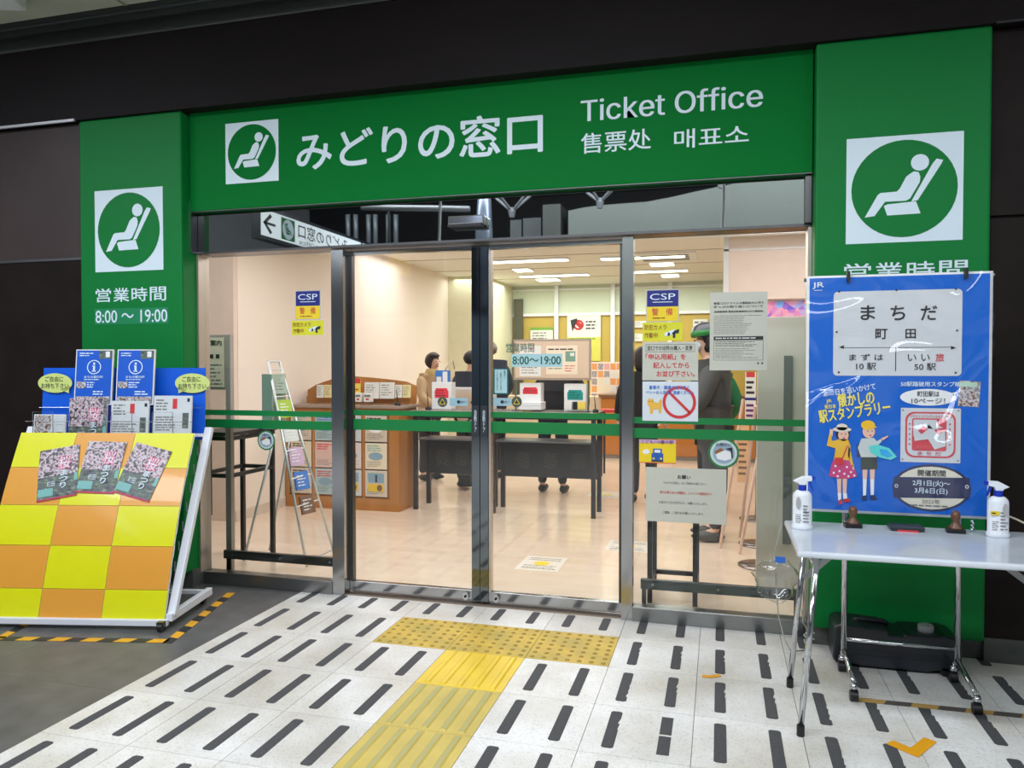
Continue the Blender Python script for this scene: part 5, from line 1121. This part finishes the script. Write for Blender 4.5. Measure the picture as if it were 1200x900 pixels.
bpost('white sheet with a green top strip on the yellow wall', 621.5, 383.5, 648, 400, lambda sh, w, h: (sh.rect(0, h*.8, w, h, M('poster_green', (120, 170, 60), .5), 1), sh.lines(w*.1, h*.1, w*.9, h*.7, 3, ink_soft, 1, .4)))
bpost('pale sheet with print on the yellow wall above the black haired person', 740, 376, 757, 384, pl); bpost('second pale sheet with print on the yellow wall beside the pillar', 740, 391, 753, 400, pl); bpost('blue headed sheet on the yellow wall above the guard', 812, 374, 829, 395, lambda sh, w, h: (sh.rect(w*.1, h*.2, w*.9, h*.65, M('print_blue', (60, 120, 200), .5), 1), sh.lines(w*.1, h*.7, w*.9, h*.95, 1, ink_soft, 1)))
small_box('white sheet standing on the counter beside the black haired person', 722, 474, 741, 486, 5.80, paper, .01, 'counter_sign', 'sign', fill=pl, zb=ra.z+.021)
# ------------------------------------------------------------------ people
def skin_mesh(name, pts, edges, mat, parent, sub=1, label=None):
    """pts: name -> (x, y, z, radius); grows one continuous tapered surface along the edges"""
    keys = list(pts); idx = {k: i for i, k in enumerate(keys)}
    me = bpy.data.meshes.new(name+'_c'); me.from_pydata([pts[k][:3] for k in keys], [(idx[a], idx[b]) for a, b in edges], [])
    o = bpy.data.objects.new(name+'_c', me); C.objects.link(o)
    sk = o.modifiers.new('skin', 'SKIN'); sk.use_smooth_shade = True; sk.branch_smoothing = .4
    if not me.skin_vertices: me.attributes.new('skin', 'FLOAT', 'POINT')
    for i, k in enumerate(keys):
        sv = me.skin_vertices[0].data[i]; r = pts[k][3]; sv.radius = r if isinstance(r, tuple) else (r, r); sv.use_root = (i == 0)
    ss_ = o.modifiers.new('sub', 'SUBSURF'); ss_.levels = sub; ss_.render_levels = sub
    bpy.context.view_layer.update(); dg = bpy.context.evaluated_depsgraph_get()
    m2 = bpy.data.meshes.new_from_object(o.evaluated_get(dg)); bpy.data.objects.remove(o); bpy.data.meshes.remove(me)
    m2.name = name; m2.materials.clear(); m2.materials.append(mat); m2.polygons.foreach_set('use_smooth', [True]*len(m2.polygons))
    q = bpy.data.objects.new(name, m2); C.objects.link(q); q.parent = parent
    if label: q['label'] = label
    return q
skin = M('skin', (224, 178, 150), .5, var=.03)
def person(label, x, y, rz, H, lean=0., armL=None, armR=None, jacket=(40, 40, 44), trousers=(34, 34, 38), shoes=(24, 24, 26), hair=(30, 24, 24), hstyle='short', headpitch=0., bulky=1., stance=.10, long_coat=False, mask=False, helmet=False, bend=0.):
    """a standing figure facing local -y"""
    t = thing('person', label, 'person', (x, y, 0), rz); s = H/1.70
    def up(px, py, pz, r, ph=lean):       # rotate everything above the hips by the lean
        dz = pz-.93; c, sn = math.cos(ph), math.sin(ph)
        return ((px)*s, (py*c-dz*sn)*s, (.93+dz*c+py*sn)*s, tuple(q*s for q in r) if isinstance(r, tuple) else r*s)
    P = {'pelvis': (0, 0, .93*s, (.135*s, .10*s)), 'waist': up(0, .005, 1.08, (.125, .09)), 'chest': up(0, .01, 1.25, (.14, .105)), 'collar': up(0, .01, 1.41, (.09, .07)), 'neck': up(0, -.005, 1.475, .05)}
    hx = -.012
    P['jaw'] = up(0, -.02, 1.535, (.055, .07)); P['face'] = up(0, -.015, 1.60, (.072, .09)); P['crown'] = up(0, -.0, 1.665, (.05, .06))
    P['nose'] = up(0, -.115, 1.585, .008)
    E = [('pelvis', 'waist'), ('waist', 'chest'), ('chest', 'collar'), ('collar', 'neck'), ('neck', 'jaw'), ('jaw', 'face'), ('face', 'crown'), ('face', 'nose')]
    arms = {'L': armL or ((.25, .03, 1.15), (.27, -.06, .90)), 'R': armR or ((-.25, .03, 1.15), (-.27, -.06, .90))}
    for sd, sg in (('L', 1), ('R', -1)):
        el, ha = arms[sd]
        P['sh'+sd] = up(sg*.165, .01, 1.36, .058); P['el'+sd] = up(*el, .040); P['wr'+sd] = up(*ha, .026)
        e = Vector(P['el'+sd][:3]); h_ = Vector(P['wr'+sd][:3]); d = (h_-e).normalized(); side_ = d.cross(Vector((0, 0, 1))) if abs(d.z) < .9 else Vector((0, 1, 0))
        side_.normalize(); pc = h_+d*.05*s; P['pa'+sd] = (*pc, .026*s)
        E += [('chest', 'sh'+sd) if False else ('collar', 'sh'+sd), ('sh'+sd, 'el'+sd), ('el'+sd, 'wr'+sd), ('wr'+sd, 'pa'+sd)]
        for f in range(4):
            o1 = side_*((f-1.5)*.019*s); ln = (.04, .048, .045, .036)[f]
            a_ = pc+d*.035*s+o1; P['fa%d%s' % (f, sd)] = (*a_, .009*s); b1 = a_+d*ln*s+Vector((0, 0, -.012*s)); P['fb%d%s' % (f, sd)] = (*b1, .0075*s)
            E += [('pa'+sd, 'fa%d%s' % (f, sd)), ('fa%d%s' % (f, sd), 'fb%d%s' % (f, sd))]
        a_ = pc+side_*.04*s*sg; P['th'+sd] = (*a_, .010*s); b1 = a_+d*.035*s+side_*.012*s*sg; P['tt'+sd] = (*b1, .008*s); E += [('pa'+sd, 'th'+sd), ('th'+sd, 'tt'+sd)]
        P['hip'+sd] = (sg*.085*s, 0, .86*s, .085*s); P['kn'+sd] = (sg*(stance*.95)*s, -.015*s, .49*s, .056*s); P['an'+sd] = (sg*stance*s, .02*s, .09*s, .037*s); P['to'+sd] = (sg*(stance+.015)*s, -.13*s, .035*s, .030*s)
        E += [('pelvis', 'hip'+sd), ('hip'+sd, 'kn'+sd), ('kn'+sd, 'an'+sd), ('an'+sd, 'to'+sd)]
    skin_mesh('body', P, E, skin, t)
    # clothing: shells grown on the same joints
    g = 1.17*bulky
    def fat(k, f, add=.0):
        q = P[k]; r = q[3]; return (*q[:3], (r[0]*f+add, r[1]*f+add) if isinstance(r, tuple) else r*f+add)
    J = {k: fat(k, g, .012*s) for k in ('chest', 'waist', 'pelvis', 'collar')}; J['neck'] = fat('neck', 1.12, .006*s); J['collar'] = fat('collar', 1.1, .012*s)
    JE = [('chest', 'waist'), ('waist', 'pelvis'), ('chest', 'collar'), ('collar', 'neck')]
    if long_coat: J['hem'] = (0, 0, .62*s, (.16*s, .13*s)); JE.append(('pelvis', 'hem'))
    else: J['hem'] = (0, 0, .82*s, (.155*s, .12*s)); JE.append(('pelvis', 'hem'))
    for sd in 'LR':
        for k in ('sh', 'el', 'wr'): J[k+sd] = fat(k+sd, 1.2*bulky, .010*s)
        JE += [('collar', 'sh'+sd), ('sh'+sd, 'el'+sd), ('el'+sd, 'wr'+sd)]
    jm = M('cloth_%d_%d_%d' % jacket, jacket, .8, var=.1, bump=.3)
    jk = skin_mesh('jacket', J, JE, jm, t, 2)
    Tm = M('cloth_%d_%d_%d' % trousers, trousers, .85, var=.1)
    Q = {'pelvis': fat('pelvis', 1.06, .004)}; QE = []
    for sd in 'LR':
        Q['hip'+sd] = fat('hip'+sd, 1.08, .006); Q['kn'+sd] = fat('kn'+sd, 1.15, .01); Q['an'+sd] = (*P['an'+sd][:3], .056*s); QE += [('pelvis', 'hip'+sd), ('hip'+sd, 'kn'+sd), ('kn'+sd, 'an'+sd)]
    skin_mesh('trousers', Q, QE, Tm, t)
    sm_ = M('shoe_%d' % shoes[0], shoes, .4)
    for sd, sg in (('L', 1), ('R', -1)):
        cx = sg*(stance+.006)*s
        def sf(a, b, c): return (a*(1-.15*max(0, -b)), b, max(-1, c*(1-.45*max(0, -b))))
        MB().ball((cx, -.045*s, .045*s), .048*s, .135*s, .05*s, 14, 8, fn=lambda a, b, c: sf(a, b, max(c, -.85))).build('shoe', sm_, t, smooth=True)
    hc = Vector(up(0, -.002, 1.615, 1)[:3]); hm = M('hair_%d_%d' % hair[:2], hair, .55, var=.25, scale=60)
    hair_o = MB()
    low = -.95 if hstyle == 'bob' else (-1.9 if hstyle == 'long' else -.45)
    def hf(a, b, c):
        if b < -.25 and c < .45: return (a*.55, b*.35, c*.6)
        k = 1.0
        if c < 0: c = c*(-low if low < -1 else (1.0 if hstyle == 'bob' else .62)); k = 1.04 if hstyle in ('bob', 'long') else .95
        return (a*k, b*k, c)
    hb = hair_o.ball((0, 0, 0), .098*s*(1.08 if hstyle == 'bob' else 1), .118*s, .115*s, 20, 14, fn=hf)
    ho = hb.build('hair', hm, t, smooth=True); ho.location = hc; ho.rotation_euler = (lean, 0, 0)
    for sg in (1, -1):
        e = Vector(up(sg*.031, -.098, 1.612, 1)[:3]); MB().ball(tuple(e), .011*s, .006*s, .006*s, 8, 5).build('eye', M('eye_dark', (30, 26, 26), .2), t, smooth=True)
        e = Vector(up(sg*.078, .012, 1.598, 1)[:3])
        if hstyle == 'short': MB().ball(tuple(e), .01*s, .018*s, .03*s, 8, 6).build('ear', skin, t, smooth=True)
    if mask:
        e = Vector(up(0, -.075, 1.565, 1)[:3]); o = MB().ball((0, 0, 0), .062*s, .045*s, .045*s, 14, 8).build('face_mask', white, t, smooth=True); o.location = e; o.rotation_euler = (lean, 0, 0)
    else:
        e = Vector(up(0, -.096, 1.548, 1)[:3]); MB().ball(tuple(e), .022*s, .006*s, .005*s, 8, 5).build('mouth', M('lips', (170, 90, 84), .5), t, smooth=True)
    t['h'] = s; del t['h']
    return t, up, s, jk
# woman in beige coat, turned to the right
p_, up_, s_, _ = person('dark bobbed haired person in a beige coat standing at the left desk, facing right', -1.76, 4.84, 1.15, 1.55, .12, ((.24, -.08, 1.14), (.20, -.30, 1.05)), ((-.24, -.08, 1.14), (-.2, -.30, 1.05)), (196, 168, 130), (52, 52, 58), hstyle='bob', hair=(48, 32, 28), bulky=1.15, long_coat=True)
MB().lathe([(.085*s_, 1.36*s_), (.10*s_, 1.40*s_), (.095*s_, 1.47*s_), (.075*s_, 1.50*s_)], (0, -.06, 0), 16).build('collar', M('coat_fur', (206, 180, 120), .9, var=.2), p_, smooth=True)
# man with navy and cream jacket, back to the camera, tote bag
p_, up_, s_, jk = person('person in a navy jacket with a cream lower half and a tote strap, back turned', -1.10, 4.40, PI-.25, 1.56, .10, ((.25, -.06, 1.16), (.2, -.25, 1.0)), ((-.25, -.06, 1.16), (-.2, -.25, 1.0)), (52, 58, 76), (40, 40, 44), hstyle='short', bulky=1.3)
MB().lathe([(.19*s_, .80*s_), (.205*s_, .9*s_), (.215*s_, 1.10*s_), (.212*s_, 1.22*s_)], (0, .0, 0), 20, sy=.78).build('jacket_lower', M('jacket_cream', (204, 188, 168), .8), p_, smooth=True)
MB().lathe([(.214*s_, 1.215*s_), (.218*s_, 1.24*s_), (.212*s_, 1.265*s_)], (0, -.01, 0), 20, sy=.78).build('chest_stripe', white, p_, smooth=True)
t = thing('tote_bag', 'cream tote bag hanging from the shoulder of the person in the navy jacket', 'bag', (-1.30, 4.12, .95))
MB().box(-.12, .10, -.05, .03, -.12, .12).build('bag_body', M('tote_cream', (214, 204, 184), .8), t, bev=.02); MB().tube([(-.05, -.01, .1), (.04, -.03, .42), (.10, .03, .52), (.10, .09, .42)], .009, 6).build('strap', M('tote_cream', (214, 204, 184), .8), t, smooth=True)
# grey haired man
person('grey haired person in a navy padded coat standing behind the door edge', pix(576, 430, y=5.15).x, 5.15, PI+.5, 1.70, .16, ((.25, -.10, 1.14), (.2, -.32, 1.05)), ((-.25, -.10, 1.14), (-.2, -.32, 1.05)), (44, 48, 64), (40, 40, 46), hair=(128, 120, 116), hstyle='short', bulky=1.4)
# person bending over the counter in black
person('person in black bending forward behind the document board', -.09, 4.33, PI-.1, 1.66, .62, ((.30, -.12, 1.16), (.24, -.36, 1.2)), ((-.30, -.12, 1.16), (-.24, -.36, 1.2)), (26, 27, 30), (34, 38, 46), hstyle='short', bulky=1.55, stance=.12)
# black haired person by the pillar
person('person with long black hair in a black coat partly behind the steel pillar', .93, 4.0, PI+.3, 1.58, .05, None, None, (28, 26, 28), (36, 34, 38), hair=(34, 26, 26), hstyle='long', bulky=1.2, long_coat=True)
# guard with helmet in profile facing left
p_, up_, s_, jk = person('person in a dark grey jacket and green banded helmet with white face mask', 1.645, 2.42, -1.5, 1.70, .08, ((.24, -.10, 1.12), (.18, -.32, 1.02)), ((-.24, -.10, 1.12), (-.18, -.32, 1.02)), (74, 74, 72), (62, 62, 64), (70, 68, 66), hstyle='bob', mask=True, bulky=1.35, long_coat=True)
e = Vector(up_(0, .0, 1.655, 1)[:3])
mb = MB(); mb.lathe([(.106, -.02), (.112, .0), (.108, .035), (.092, .07), (.055, .095), (.01, .102)], (0, 0, 0), 20, sy=1.1); o = mb.build('helmet', M('helmet_dark', (44, 50, 60), .3, coat=.5), p_, smooth=True); o.location = e; o.rotation_euler = (.08, 0, 0)
o = MB().lathe([(.110, -.014), (.115, .0), (.112, .03), (.108, .035)], (0, 0, 0), 20, sy=1.1).build('helmet_band', M('helmet_green', (30, 120, 50), .35), p_, smooth=True); o.location = e; o.rotation_euler = (.08, 0, 0)
o = MB().box(-.128, -.124, -.04, .01, .0, .035).build('badge', M('badge_blue', (200, 210, 240), .4), p_); o.location = e; o.rotation_euler = (.08, 0, 0)
# station worker in green jacket
p_, up_, s_, jk = person('person in a green jacket with white back lettering and black trousers', 1.63, 3.9, PI+.15, 1.55, .1, ((.27, -.05, 1.12), (.22, -.28, .98)), ((-.27, -.05, 1.12), (-.22, -.28, .98)), (30, 110, 66), (34, 34, 36), bulky=1.35)
sh = Sheet(p_, 0)
MB().lathe([(.178*s_, .80*s_), (.182*s_, .84*s_)], (0, 0, 0), 20, sy=.8).build('red_hem', red, p_, smooth=True)
t2 = bpy.data.objects.new('back_lettering', None)
bpy.data.objects.remove(t2)
o_vs, o_fs, o_w, o_h = glyphs('JR', .05)
mb = MB(); k_ = .085/o_h; mb.add([(-(x*k_-o_w*k_/2), .158*s_+.012, 1.18*s_+y*k_) for x, y in o_vs], o_fs); mb.build('lettering', letter_w, p_, fix=False)
# unused helper objects are not kept
small_box('black bag on the floor behind the left writing desk', 537, 557, 551, 570, 4.2, M('bag_black', (30, 30, 32), .6), .2, 'floor_bag', 'bag')
